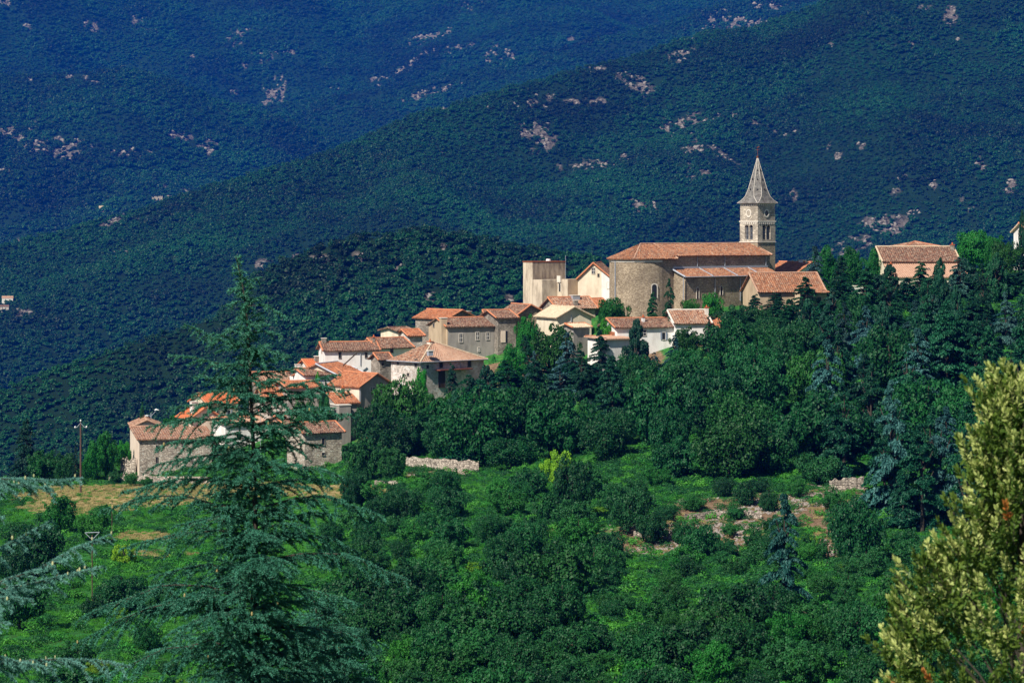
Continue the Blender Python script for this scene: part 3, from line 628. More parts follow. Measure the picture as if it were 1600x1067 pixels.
# --- middle of the village
simple('long_farmhouse', 'long white washed farmhouse with ribbed tile roof and two small windows', 'house', (508, 470), (590, 474), 7, 548, 536, 'gable', 'white', 'tile_old', base=585, chim=[(506, 3.4, 529, 1.6, .8, 'stone_grey'), (584, 3.5, 527, 1.6, .45, 'stone_grey')],
       wins=[('f',531,555,3.4,9),('f',572,555,3.4,8),('f',526,572,10,3)], pipes=[(563,551,571)], theta=14)
h = MB(); h.tube([at(533, 574, 469.0), at(558, 551, 469.6)], .12, 6); o_ = h.obj('stair_rail', M['wood_dark']); tag(o_, 'dark sloping pipe crossing the white wall of the long farmhouse', 'pipe')
simple('farmhouse_wing', 'brown roofed wing joined to the right end of the long white farmhouse', 'house', (592, 474), (643, 478), 7, 544, 530, 'gable', 'white', 'tile_old', base=585, wins=[('f',612,548,4,6)])
simple('small_outhouse', 'small brown roofed outhouse between white farmhouse wing and hip roofed house', 'outbuilding', (594, 464), (611, 465), 4, 562, 553, 'gable', 'stone_grey', 'tile_old', base=590, wins=[('f',598,569,3,5)])
simple('white_house', 'little cream house with dark roof on the skyline left of the big grey house', 'house', (622, 488), (645, 490), 6, 518, 513, 'gable', 'cream', 'tile_old', base=545, capmat='tile_old')
simple('village_house', 'narrow stone house tucked against the left gable of the big grey house', 'house', (640, 484), (660, 486), 6, 525, 516, 'gable', 'stone_pale', 'tile_orange', base=548, theta=25)
# hipped house
h = House('hipped_house', 'large rough stone house with a wide hipped roof of faded orange tiles', 'house', (657, 449), (756, 459), base_py=640, deep=8)
L = h.L; D = h.v_at(611, 0); we = h.w(566); c = [(-.5, -.5, we), (L + .5, -.5, we), (L + .5, D + .5, we + .1), (-.5, D + .5, we)]
m = D / 2; wr = h.w(534, L * .42, D * .45); ap = (L * .42, D * .5, wr)
h.walls('stone_pale', [(0, h.bot), (D, h.bot), (D, we - .16), (0, we - .16)], 0, L)
ro = h.roof([[c[3], c[0], ap, ap]], 'tile_mixed', ridge=[(c[0], ap)], capmat='tile_cream')
h.roof([[c[0], c[1], ap, ap], [c[1], c[2], ap, ap], [c[2], c[3], ap, ap]], 'tile_pale', ridge=[(c[1], ap)], capmat='tile_cream', parent=h.root)['label'] = 'newer even salmon tiles of the right slope'
h.gutter((-.5, -.6, we), (L + .5, -.6, we)); h.gutter((-.6, -.5, we), (-.6, D + .5, we)); h.pipe(719, 566, 582)
for wd in (('f',689,568,5,13),('f',733,567,5,12),('f',668,573,3,5),('l',650,567,3.4,12),('l',622,566,2,6),('l',638,585,3,4)): h.window(*wd[:5])
h.window('f', 690, 592, 9, 26, style='door', name='doorway')
mb = MB(); u0, u1 = h.u_at(680), h.u_at(731); mb.box(u0, u1, -1.4, 0, h.w(580), h.w(578.5)); mb.obj('canopy', M['wood_red'], h.root)
h.chimney(h.u_at(672, 4), 4, h.w(547, 0, 4), 1.3, .8, 'trim', ro)
h = simple('skylight_box', 'pale metal vent box on the roof edge of the hipped house', 'vent', (670, 449.6), (677, 450), .8, 549, 549, 'flat', 'zinc', base=556, deep=0)
# big grey house
h = simple('big_grey_house', 'big grey house with brown roof, left gable coloured as sunlit and broad chimney on the crest', 'house', (700, 472), (775, 478), 10, 511, 498, 'gable', 'grey_render', 'tile_old', base=560, deep=5, theta=22,
       wins=[('f',720,528,5,13,'trim'),('f',746,525,4.5,12,'trim'),('f',762,525,4.5,11,'trim'),('f',748,546,3,6,'trim')], pipes=[(775,515,548)])
mb = MB(); D_ = 10; we = h.w(511); wr = h.w(498, 0, 5); mb.extr([(.02, -5), (D_, -5), (D_, we - .05), (5, wr - .05), (.02, we - .05)], -.14, -.004, 'u'); o_ = mb.obj('gable_wall', M['tan_render'], h.root); o_['label'] = 'tan gable wall, its sunlight put into the colour'  # gable paler than the grey front, sunlight put into its colour
h.chimney(-.5, 1.2, h.w(497.5, 0, 0) - 4.0, 4.0, 1.1, 'tan_render', pot=False); h.window('l', 678, 508, 2.5, 5, u0=-.14)
simple('village_house', 'orange hip roofed house peeping over the ridge of the big grey house', 'house', (699, 492), (740, 497), 9, 498, 486, 'gend', 'stone_grey', 'tile_orange', base=540, chim=[(729, 2, 487, 1.2, 1.4, 'tan_render')])
h = simple('towered_house', 'grey stone house with one pale square shutter right of the big grey house', 'house', (778, 474), (806, 478), 8, 497, 486, 'gable', 'stone_grey', 'tile_old', base=560, theta=24)
u = h.u_at(786); mb = MB(); mb.box(u - .45, u + .45, -.12, -.003, h.w(535, u), h.w(517, u)); mb.obj('shutter', M['pink'], h.root)
mb = MB(); mb.box(h.u_at(789.5), h.u_at(792.5), -.06, -.003, h.w(535, u), h.w(517, u)); mb.obj('window', M['glass'], h.root)
simple('village_house', 'brown roofed stone house on the crest between big grey house and concrete church hall', 'house', (762, 484), (812, 488), 8, 496, 486, 'gable', 'stone_grey', 'tile_old', base=540, theta=8)
simple('rubble_gable_house', 'bare rubble gable end facing out right of the pale square shutter', 'house', (806, 478), (858, 486), 8, 494, 477.5, 'gend', 'stone_church', 'tile_old', base=545, theta=24, ridge_t=.42)
# --- concrete church hall
h = House('concrete_hall', 'blocky pale concrete hall with a taller dark stained tower block', 'church hall', (832, 492), theta=35, L=7.7, base_py=505, deep=4)
wt, wl = h.w(410), h.w(436)
h.walls('concrete', [(0, h.bot), (3.1, h.bot), (3.1, wt), (0, wt)], 0, 7.7, name='tower_block')
mb = MB(); mb.box(.02, 7.7, -.05, -.004, wl, wt - .1); o_ = mb.obj('stained_face', M['concrete_dark'], h.root); o_['label'] = 'dark rain-stained front of the tower block'
mb = MB(); mb.box(-.1, 7.8, -.12, 3.2, wt + .003, wt + .22); mb.obj('coping', M['rust'], h.root)
mb = MB(); mb.tube([(5.2, 2, wt + .2), (5.2, 2, wt + .6)], [.5, .4], 8); mb.obj('roof_vent', M['white'], h.root)
mb = MB(); mb.tube([(7.8, -.1, wt - 6), (7.8, -.1, wt + 1.3)], .04, 5); mb.obj('aerial', M['zinc'], h.root)
mb = MB(); mb.box(.0, 8.0, -3.2, -.06, h.bot, wl - .1); mb.obj('low_block', M['concrete'], h.root)
mb = MB(); mb.box(3.6, 13.2, -6.6, -3.21, h.bot, wl); mb.obj('front_block', M['tan_render'], h.root)
mb = MB(); mb.box(3.55, 3.595, -6.6, -3.21, h.bot, wl); mb.obj('painted_sunlit_face', M['concrete'], h.root)  # paler concrete on the left side, sunlight painted into the colour
mb = MB(); mb.box(8.0, 13.1, -3.19, 3, h.bot, wl - .3); mb.obj('rear_block', M['concrete'], h.root)
for px, py, wp, hp_, side, u0, v0 in ((875, 449, 2.6, 13, 'l', 3.55, 0), (910, 451, 4, 12, 'f', 0, -6.6)):
    h.window(side, px, py, wp, hp_, u0=u0, v0=v0, style='arch')
u = h.u_at(911, -6.6); mb = MB(); mb.box(u - .95, u + .95, -6.72, -6.603, h.w(443, u, -6.6), h.w(431, u, -6.6)); mb.obj('window_hood', M['trim'], h.root)
v = h.v_at(874, 3.5); mb = MB(); mb.box(3.3, 3.54, v - .55, v + .55, h.w(441, 3.5, v), h.w(431, 3.5, v)); mb.obj('window_hood', M['trim'], h.root)
h = simple('presbytery', 'gabled house with a cream upper wall and brown roof beside the church apse', 'house', (903, 488), (956, 486.6), 8, 436, 412.5, 'gend', 'cream', 'tile_old', base=470, ridge_t=.46, wins=[('f',927,423,5,9,'trim'),('f',935,430,2,4),('f',950,446,3.4,10,'trim')], o=.3)
mb = MB(); u0 = h.u_at(940); mb.extr([(u0, -2), (h.L - .02, -2), (h.L - .02, h.w(435)), (u0, h.w(424))], -.05, -.004, 'v'); mb.obj('white_wall', M['white'], h.root)
simple('village_house', 'small house with patchy orange and black tiles below the concrete hall', 'house', (872, 476), (930, 481), 7, 482, 466, 'gable', 'stone_grey', 'tile_mixed', base=505, theta=25, wins=[('f',910,487,3,8)], chim=[(898, 3.2, 462, 1.2, 1.5, 'zinc'), (899, .8, 470, 1, .8, 'stone_grey')])
simple('garage', 'low roof of new orange tiles half hidden behind the round green tree', 'outbuilding', (927, 480), (952, 482), 6, 480, 468, 'gable', 'stone_grey', 'tile_orange', base=500)
h = simple('cream_house', 'cream house with a pale tiled gable facing right below the concrete hall', 'house', (871, 466), (924, 473), 8.5, 496, 481, 'gend', 'cream', 'tile_cream', base=525, theta=26, capmat='tile_cream', ridge_t=.47)
h.pipe(892, 492, 512)
simple('garden_shed', 'tiny dark walled shed with pale roof under the cream house', 'shed', (896, 458), (920, 460), 4, 512, 507, 'gable', 'grey_render', 'tile_cream', base=535, pipes=[(920,512,530)])
# --- white houses at the edge of the wood
h = simple('long_white_house', 'long white house with a brown roof and one shuttered window above the wood', 'house', (964, 452), (1058, 457), 8, 512, 499, 'gable', 'white', 'tile_old', base=560, theta=19, wins=[('f',1037,525,5,11,'shutters'),('f',1005,520,9,8,'trim')], chim=[(1005, 2.2, 496, 1.3, .5, 'white')], deep=5)
mb = MB(); mb.box(-.25, -.003, 1, 4.2, h.w(524), h.w(519)); mb.obj('balcony', M['tile_orange'], h.root)
simple('white_annex', 'low white annex showing between dark conifers left under the long white house', 'house', (948, 446), (990, 449), 6, 531, 527, 'shed', 'white', 'tile_pale', base=570)
simple('white_house', 'white house with pale speckled roof joined right of the long white house', 'house', (1056, 454), (1108, 457), 8, 505, 486, 'gable', 'white', 'tile_mixed', base=560, theta=12, capmat='trim', chim=[(1104, 2.5, 481, 2, .6, 'trim')], wins=[('f',1070,520,4,9,'shutters')])
simple('white_house', 'small white end house glimpsed between trees at the right of the white row', 'house', (1110, 456), (1137, 458), 6, 512, 497, 'gable', 'white', 'tile_orange', base=545, wins=[('f',1125,520,4,7)])
# --- church
h = House('church', 'stone church with round apse, orange roofs and octagonal slate spire on the bell tower', 'church', (1050, 470), theta=40, L=25.6, base_py=486, deep=5)
L, D = 25.6, 10.5; we = h.w(400.5); wr = h.w(383, 0, 5.25); m = D / 2; b = h.bot; g = .2
h.walls('stone_church', [(0, b), (D, b), (D, we), (m, wr), (0, we)], 0, L, name='nave_wall')
s_ = (wr - we) / m; o = .45
R0, R1 = (-3, m, wr + g), (L + .3, m, wr + g)
ro = h.roof([[(0, -o, we + g - s_ * o), (L + .3, -o, we + g - s_ * o), R1, (0, m, wr + g)], [(L + .3, D + o, we + g - s_ * o), (0, D + o, we + g - s_ * o), (0, m, wr + g), R1]], 'tile_church', name='nave_roof', ridge=[(R0, R1), ((L + .3, -o, we + g - s_ * o), R1)], capmat='tile_pale')
# apse: choir bay and half round end
ac = (-3.0, m); ar = 5.75; wa = h.w(405.5, -3, 0)
prof = [(0, m - ar * .97)] + [(ac[0] + ar * math.cos(a), ac[1] + ar * math.sin(a)) for a in [R(270 - i * 7.5) for i in range(25)]] + [(0, m + ar * .97)]
h.walls('stone_church', prof[::-1], b, wa, 'w', 'apse_wall')
e = [(ac[0] + (ar + .55) * math.cos(R(a)), ac[1] + (ar + .55) * math.sin(R(a)), wa + .1) for a in range(270, 89, -18)]
pan = [[e[i + 1], e[i], R0, R0] for i in range(len(e) - 1)]
pan += [[e[0], (0.6, e[0][1], wa + .1), (0.6, m, wr + g - .02), R0], [(0.6, e[-1][1], wa + .1), e[-1], R0, (0.6, m, wr + g - .02)]]
h.roof(pan, 'tile_church', name='apse_roof', ridge=[(e[3], R0), ((0.6, e[0][1], wa + .1), (0.3, m, wr + g))], capmat='tile_pale')
mb = MB()
for i in range(len(e) - 1):
    a, c_ = Vector(e[i]), Vector(e[i + 1]); mid = Vector((ac[0], ac[1], 0)); q = lambda p, k: (mid.x + (p.x - mid.x) * k, mid.y + (p.y - mid.y) * k)
    mb.raw([(*q(a, .935), wa - .5), (*q(c_, .935), wa - .5), (*q(c_, .935), wa - .03), (*q(a, .935), wa - .03), (*q(a, .9), wa - .5), (*q(c_, .9), wa - .5)], [(0,1,2,3), (0,4,5,1)])
mb.obj('cornice', M['trim'], h.root)
# apse window and pipe on its curved wall
def apse_pt(px):
    best = None
    for i in range(0, 1800):
        a = R(90 + i * .1); u = ac[0] + ar * math.cos(a); v = ac[1] + ar * math.sin(a)
        X = h.A.x + h.e1.x * u + h.e2.x * v; Y = h.A.y + h.e1.y * u + h.e2.y * v
        if (X * (-(h.e1.x * math.cos(a) + h.e2.x * math.sin(a))) + Y * (-(h.e1.y * math.cos(a) + h.e2.y * math.sin(a)))) <= 0: continue
        d = abs(800 + F * X / Y - px)
        if best is None or d < best[0]: best = (d, a, u, v)
    return best[1:]
a, u, v = apse_pt(1022); n_ = Vector((math.cos(a), math.sin(a), 0)); t_ = Vector((-math.sin(a), math.cos(a), 0)); c0 = Vector((u, v, 0)); zc = h.w(455, u, v); hw, hh = .5, 1.25
arch = [(-hw, -hh)] + [(hw * -math.cos(R(k * 18)), hh - hw + hw * math.sin(R(k * 18))) for k in range(11)] + [(hw, -hh)]
mb = MB(); mb.poly([c0 + t_ * q + n_ * .09 + Vector((0, 0, zc + z)) for q, z in arch]); wo = MB()
for i in range(len(arch) - 1):
    (a0, b0), (a1, b1) = arch[i], arch[i + 1]; sc1 = 1.35
    P4 = [c0 + t_ * x + n_ * dd + Vector((0, 0, zc + z)) for x, z, dd in ((a0, b0, .16), (a1, b1, .16), (a1 * sc1, b1 + (.2 if b1 > 0 else 0), .16), (a0 * sc1, b0 + (.2 if b0 > 0 else 0), .16))]; wo.poly(P4)
wo_ = wo.obj('arched_window', M['trim'], h.root); mb.obj('pane', M['glass'], wo_)
a, u, v = apse_pt(962); mb = MB(); mb.tube([((u - ac[0]) * 1.02 + ac[0], (v - ac[1]) * 1.02 + ac[1], wa), ((u - ac[0]) * 1.02 + ac[0], (v - ac[1]) * 1.02 + ac[1], wa - 7.5)], .09, 6); mb.obj('downpipe', M['zinc'], h.root)
for px in (1089, 1132, 1196): h.pipe(px, 401, 421)
# aisle
av = -3.4; wae = h.w(433, 0, av); wat = h.w(421, 0, 0)
h.walls('stone_church', [(av, b), (-.004, b), (-.004, wat - .1), (av, wae)], .1, L - 1, name='aisle_wall')
sA = (wat - wae) / -av
h.roof([[(-.3, av - o, wae + .17 - sA * o), (L - .7, av - o, wae + .17 - sA * o), (L - .7, -.02, wat + .1), (-.3, -.02, wat + .1)]], 'tile_church', name='aisle_roof', ridge=[((-.3, av - o, wae + .17 - sA * o), (-.3, -.1, wat + .1))], capmat='zinc')
mb = MB(); mb.box(-.3, L - .7, -.2, -.005, wat + .12, wat + .5)
for u in (6.8, 13.2, 19.6): mb.tube([(u, av - o, wae + .3 - sA * o), (u, -.1, wat + .2)], .1, 5)
mb.obj('flashing', M['zinc'], h.root)
h.gutter((-.3, av - o - .08, wae), (L - .7, av - o - .08, wae))
for px in (1067, 1116.5, 1156): h.pipe(px, 434, 470, av)
for px, py, w_, hh_ in ((1090, 458, 4, 18), (1127, 454, 4, 14), (1161, 455, 4, 16)): h.window('f', px, py, w_, hh_, v0=av, style='arch', name='arched_window')
# bell tower
S = 4.75; tu, tv = L - .2, 3.0
def tw(py): return h.w(py, tu, tv)
w1, w2, w3, w4 = tw(379), tw(346.5), tw(318), tw(440)
tp = empty('bell_tower', (tu, tv, 0)); tp.parent = h.root
def tbox(mb, g, z0, z1): mb.box(-g, S + g, -g, S + g, z0, z1)
mb = MB(); tbox(mb, 0, b, w1); o_ = mb.obj('tower_shaft', M['stone_church'], tp)
# belfry stage with real openings: four corner piers, centre mullions, lintel band
bz0, bz1 = tw(374.5), tw(355.5); mb = MB()
tbox(mb, 0.02, w1 + .16, bz0); tbox(mb, 0.02, bz1 + .55, w2 - .08)
pr = 1.28; mw = .22; ow = (S - 2 * pr - mw) / 2
for (x0, x1) in ((0, pr), (S - pr, S)):
    for (y0, y1) in ((0, pr), (S - pr, S)): mb.box(x0 - .02, x1 + .02, y0 - .02, y1 + .02, bz0, bz1 + .55)
for k in range(2):
    for side in range(4):
        q0 = pr + k * (ow + mw); n = 10
        ar_ = [(q0 + ow / 2 - ow / 2 * math.cos(math.pi * i / n), bz1 + ow / 2 * math.sin(math.pi * i / n)) for i in range(n + 1)]
        for i in range(n):
            (a0, z0), (a1, z1_) = ar_[i], ar_[i + 1]; top = bz1 + .56
            for d0, d1 in ((-.02, .45),):
                pts_ = []
                for q, z in ((a0, z0), (a1, z1_), (a1, top), (a0, top)):
                    for d in (d0, d1):
                        x, y = {0: (q, d), 1: (S - d, q), 2: (q, S - d), 3: (d, q)}[side]; pts_.append((x, y, z))
                mb.raw(pts_, [(0, 2, 4, 6), (1, 3, 5, 7), (0, 1, 3, 2)])
for side in range(4):
    c_ = S / 2
    x0, x1, y0, y1 = {0: (c_ - mw / 2, c_ + mw / 2, .05, .4), 1: (S - .4, S - .05, c_ - mw / 2, c_ + mw / 2), 2: (c_ - mw / 2, c_ + mw / 2, S - .4, S - .05), 3: (.05, .4, c_ - mw / 2, c_ + mw / 2)}[side]
    mb.box(x0, x1, y0, y1, bz0, bz1 + .55)
bel = mb.obj('belfry', M['ashlar'], tp)
for side in (0, 1, 2, 3):
    for k in range(2):
        lm = MB(); q0 = pr + k * (ow + mw)
        for i in range(9):
            z = bz0 + .1 + i * (bz1 - bz0) / 9
            x0, x1, y0, y1 = {0: (q0, q0 + ow, .25, .5), 1: (S - .5, S - .25, q0, q0 + ow), 2: (q0, q0 + ow, S - .5, S - .25), 3: (.25, .5, q0, q0 + ow)}[side]
            lm.box(x0, x1, y0, y1, z, z + .05)
        lm.obj('louvre', M['zinc'], bel)
mb = MB(); mb.box(.6, S - .6, .6, S - .6, bz0, bz1 + .5); mb.obj('belfry_core', M['glass'], bel)
# upper stage with round openings
mb = MB(); tbox(mb, -.02, w2 + .16, w3 - .1); up = mb.obj('upper_stage', M['ashlar'], tp)
cm = MB(); tbox(cm, .14, w1 + .003, w1 + .157); tbox(cm, .12, w2 - .075, w2 + .155); tbox(cm, .1, w3 - .09, w3 + .02)
for z0_, dd in ((w2 - .45, .28), (w3 - .42, .3)):
    for side in range(4):
        for i in range(8):
            q = .25 + i * (S - .8) / 7
            x0, x1, y0, y1 = {0: (q, q + .3, -.1, -.025), 1: (S + .025, S + .1, q, q + .3), 2: (q, q + .3, S + .025, S + .1), 3: (-.1, -.025, q, q + .3)}[side]
            cm.box(x0, x1, y0, y1, z0_, z0_ + dd)
cm.obj('string_course', M['trim'], tp)
zc = tw(333.5)
for side in (0, 1, 3):
    rmb, pmb = MB(), MB(); n = 16; ring = []
    def TP(q, z, d): return {0: (q, -d, z), 1: (S + d, q, z), 3: (-d, q, z)}[side]
    for i in range(n):
        a0, a1 = 2 * math.pi * i / n, 2 * math.pi * (i + 1) / n
        ro_, ri_ = .72, .5
        P_ = lambda a, r, d: TP(S / 2 + r * math.cos(a), zc + r * math.sin(a) * 1.12, d)
        rmb.raw([P_(a0, ro_, .09), P_(a1, ro_, .09), P_(a1, ri_, .09), P_(a0, ri_, .09), P_(a0, ro_, 0), P_(a1, ro_, 0), P_(a1, ri_, 0), P_(a0, ri_, 0)], [(0,1,2,3), (0,4,5,1), (2,6,7,3)])
    pmb.poly([TP(S / 2 + .5 * math.cos(2 * math.pi * i / n), zc + .56 * math.sin(2 * math.pi * i / n), .01) for i in range(n)])
    q_ = rmb.obj('round_opening', M['trim'], up); pmb.obj('pane', M['glass'] if side != 3 else M['ashlar'], q_)
# spire: square eaves flaring to an octagonal slate pyramid
sp = MB(); cx = cy = S / 2; z0, z1 = w3 + .025, tw(245.5)
def ring(k, z, sq):
    out_ = []
    for i in range(8):
        a = R(22.5 + 45 * i); r = k / math.cos(R(22.5)); x, y = r * math.cos(a), r * math.sin(a)
        if sq > 0:
            sx = k * (1 if x > 0 else -1); sy = k * (1 if y > 0 else -1)
            if abs(x) > abs(y): x2, y2 = sx, sy * (1 - .04)
            else: x2, y2 = sx * (1 - .04), sy
            x, y = x * (1 - sq) + x2 * sq, y * (1 - sq) + y2 * sq
        out_.append((cx + x, cy + y, z))
    return out_
H_ = z1 - z0; lv = [(S / 2 + .5, 0, 1), (S / 2 + .42, .012, 1), (S / 2 + .12, .06, .7), (S / 2 - .18, .15, .25), (1.80, .31, 0), (1.12, .58, 0), (.5, .82, 0), (.07, 1, 0)]
rg = [ring(k, z0 + f * H_, q) for k, f, q in lv]; vs = [p for r_ in rg for p in r_]; fs = []
for j in range(len(rg) - 1):
    for i in range(8): fs.append((j * 8 + i, j * 8 + (i + 1) % 8, (j + 1) * 8 + (i + 1) % 8, (j + 1) * 8 + i))
fs += [tuple(range(8))[::-1], tuple((len(rg) - 1) * 8 + i for i in range(8))]; sp.raw(vs, fs); spo = sp.obj('spire', M['slate'], tp)
hm = MB()
for i in range(8): hm.tube([r_[i] for r_ in rg[1:]], .045, 5)
hm.obj('hip_flashing', M['trim'], spo)
for f, i in ((.30, 5), (.52, 5), (.30, 6), (.52, 6), (.72, 5), (.72, 6), (.30, 4), (.52, 4)):
    a = R(45 * i + 22.5 - 22.5 + 22.5); k = np.interp(f, [q[1] for q in lv], [q[0] for q in lv]); dm = MB()
    a = R(45 * i); x, y, z = cx + k * math.cos(a), cy + k * math.sin(a), z0 + f * H_
    dm.raw([(x + .2 * math.cos(a), y + .2 * math.sin(a), z + .22), (x + .12 * math.cos(a) - .16 * math.sin(a), y + .12 * math.sin(a) + .16 * math.cos(a), z - .12), (x + .12 * math.cos(a) + .16 * math.sin(a), y + .12 * math.sin(a) - .16 * math.cos(a), z - .12), (x - .3 * math.cos(a), y - .3 * math.sin(a), z + .2)], [(0,1,2), (0,1,3), (0,2,3), (1,2,3)])
    dm.obj('dormer', M['glass'], spo)
fm = MB(); fm.tube([(cx, cy, z1 - .1), (cx, cy, z1 + .25)], [.2, .28], 8); fm.tube([(cx, cy, z1 + .2), (cx, cy, z1 + 2.0)], .035, 5)
fm.tube([(cx - .35 * .77, cy + .35 * .64, z1 + 1.45), (cx + .35 * .77, cy - .35 * .64, z1 + 1.45)], .035, 5); fm.tube([(cx - .2, cy, z1 + 1.85), (cx + .3, cy - .2, z1 + 2.0), (cx + .1, cy, z1 + 2.12)], .07, 5)
fm.obj('cross', M['rust'], spo)
# --- right of the church
h = simple('sacristy', 'low house with a long orange speckled roof standing in front of the church tower', 'house', (1187, 464), (1286, 473), 8, 455, 428, 'gable', 'tan_render', 'tile_church', base=490, theta=17, wins=[('f',1218,468,4,18,'door'),('f',1255,466,4,18,'door')], capmat='tile_pale')
simple('porch', 'little tiled porch attached to the right end of the low speckled roof house', 'porch', (1264, 461), (1292, 464), 3.5, 458, 449, 'shed', 'tan_render', 'tile_church', base=490, wins=[('f',1280,472,4,14,'door')])
simple('village_house', 'bright orange roof with a stone chimney seen behind the tower foot', 'house', (1214, 505), (1250, 508), 8, 424, 417, 'gable', 'cream', 'tile_bright', base=450, chim=[(1217, 2, 416, 1, 1.2, 'tan_render')])
simple('white_house', 'white gabled house with a chimney peeping above the sacristy roof', 'house', (1246, 498), (1272, 502), 7, 425, 411, 'gend', 'white', 'tile_orange', base=450, chim=[(1253, 2, 407, 1.5, .9, 'white')], ridge_t=.75)
h = simple('two_level_house', 'broad house with a dark upper roof over a lower salmon roof right of the church', 'house', (1382, 478), (1496, 480), 8, 408, 387, 'gable', 'cream', 'tile_old', base=455, capmat='tile_cream', chim=[(1488, 3, 383, 1.6, .6, 'stone_grey')])
D2 = 7; we2 = h.w(433.5, 0, -D2); wt2 = h.w(412, 0, 0)
h.walls('cream', [(-D2, h.bot), (-.01, h.bot), (-.01, wt2 - .2), (-D2, we2)], 0, h.L, name='lower_wall')
o_ = h.roof([[(-.3, -D2 - .4, we2), (h.L + .3, -D2 - .4, we2), (h.L + .3, -.02, wt2), (-.3, -.02, wt2)]], 'tile_pale', name='lower_roof')
def on_low(px, py0, py1, w_, mat, nm):
    v = -D2 * (( (py0 + py1) / 2 - 412) / 22); u = h.u_at(px, v); zc = wt2 + (we2 - wt2) * (-v / D2); mb = MB(); hv = (py1 - py0) / 22 * D2 / 2
    sl2 = (wt2 - we2) / D2; mb.raw([(u - w_, v - hv, zc - hv * sl2 + .15), (u + w_, v - hv, zc - hv * sl2 + .15), (u + w_, v + hv, zc + hv * sl2 + .15), (u - w_, v + hv, zc + hv * sl2 + .15)] + [(u - w_, v - hv, zc - hv * sl2 - .1), (u + w_, v - hv, zc - hv * sl2 - .1), (u + w_, v + hv, zc + hv * sl2 - .1), (u - w_, v + hv, zc + hv * sl2 - .1)], [(0,1,2,3),(0,1,5,4),(1,2,6,5),(2,3,7,6),(3,0,4,7)]); mb.obj(nm, M[mat], o_)
on_low(1450, 420, 424, .5, 'glass', 'skylight')
h.chimney(h.u_at(1392, -3), -3, h.w(421, 1, -3), .9, .45, 'white', o_)
for px in (1415, 1432, 1392): h.window('f', px, 444, 5, 10, v0=-D2, style='trim')
simple('village_house', 'low brown roof rising just behind the dark roof of the two level house', 'house', (1418, 496), (1468, 498), 8, 387, 378, 'hip', 'cream', 'tile_mixed', base=420)
h = simple('white_house', 'corner of a pale house under dark branches at the far right edge', 'house', (1606, 474), (1650, 478), 5, 362, 350, 'gable', 'white', 'tile_cream', base=400, theta=20, wins=[])
simple('parked_wall', 'low white terrace wall seen through the trees left of the two level house', 'wall', (1334, 478), (1356, 479), 1.0, 448, 448, 'flat', 'white', base=462, deep=3)

# --- far houses on the hills
def far_thing(name, label, cat, px, py, wpx, hpx, build):
    Y = None
    for Yt in np.arange(660, 3600, 4.0):
        if hills_z(np.array([(px - 800) * Yt / F]), np.array([Yt]))[0] >= (HZ - py) * Yt / F: Y = float(Yt); break
    Y = (Y or 1500) * HS; build(Y, wpx * Y / F, hpx * Y / F, (px - 800) * Y / F, (HZ - py) * Y / F)
def far_house(label, px, py, wpx, hpx, wall='cream', roof='tile_cream', ruin=False):
    def bld(Y, W, H, x, z):
        r = empty('ruined_house' if ruin else 'far_house', (x - W / 2, Y - 6, z + 2.5), R(8), label, 'ruin' if ruin else 'house')
        D = 7; e = H * .62; mb = MB()
        if ruin:
            rr = random.Random(3); n = 9
            for i in range(n): mb.box(i * W / n, (i + 1) * W / n - .01, 0, 1, -6, e * rr.uniform(.5, 1.3))
            mb.box(0, .9, 1.01, D, -6, e * .9); mb.box(W - .9, W, 1.01, D, -6, e * 1.1)
            mb.obj('wall', M['stone'], r); mb = MB(); mb.box(W * .3, W * .38, -.06, -.003, 0, e * .5); mb.obj('doorway', M['glass'], r)
        else:
            mb.extr([(0, -6), (D, -6), (D, e), (D / 2, H), (0, e)], 0, W, 'u'); mb.obj('wall', M[wall], r)
            rb = MB(); g = .2; roof_panel(rb, [Vector((-.3, -.3, e + g)), Vector((W + .3, -.3, e + g)), Vector((W + .3, D / 2, H + g)), Vector((-.3, D / 2, H + g))], .5); roof_panel(rb, [Vector((W + .3, D + .3, e + g)), Vector((-.3, D + .3, e + g)), Vector((-.3, D / 2, H + g)), Vector((W + .3, D / 2, H + g))], .5); rb.obj('roof', M[roof], r)
            for k in (.3, .65): mb = MB(); mb.box(W * k, W * k + .7, -.05, -.003, e * .3, e * .75); mb.obj('window', M['glass'], r)
    far_thing('far', label, '', px, py, wpx, hpx, bld)
far_house('pale ruined farmhouse alone on the wooded hillside at the far left', 253, 316, 30, 12, ruin=True)
far_house('small pale house beside terraces on the hillside left of the ruined farmhouse', 160, 332, 9, 8)
far_house('white house at the left edge far below the ridge', 13, 475, 17, 9, 'white', 'tile_pale')
far_house('low tan house under the white house at the far left edge', 8, 487, 14, 7, 'stone_pale', 'tile_old')
# ------------------------------------------------------------------ vegetation templates (numpy meshes of leaf-sized faces)
def unit(v): return v / np.maximum(np.linalg.norm(v, axis=-1, keepdims=True), 1e-9)
def cards(P, Nn, size, rng, aspect=1.0, dirs=None):
    """bent kite-shaped leaves: 4 verts / 2 tris each"""
    n = len(P); Nn = unit(Nn)
    r = rng.normal(size=(n, 3)) if dirs is None else dirs
    t = unit(r - (r * Nn).sum(1, keepdims=True) * Nn); b = np.cross(Nn, t)
    s = np.asarray(size).reshape(-1, 1) * np.ones((n, 1)); ln = s * aspect
    bend = Nn * s * rng.uniform(-.35, .35, (n, 1))
    V = np.stack([P - t * ln, P + b * s * .8 + bend, P + t * ln * rng.uniform(.7, 1.2, (n, 1)), P - b * s * .8 + bend], 1).reshape(-1, 3)
    i = np.arange(n)[:, None] * 4
    return V, np.concatenate([i + [0, 1, 2], i + [0, 2, 3]], 0)
def sph(n, rng):
    return unit(rng.normal(size=(n, 3)))
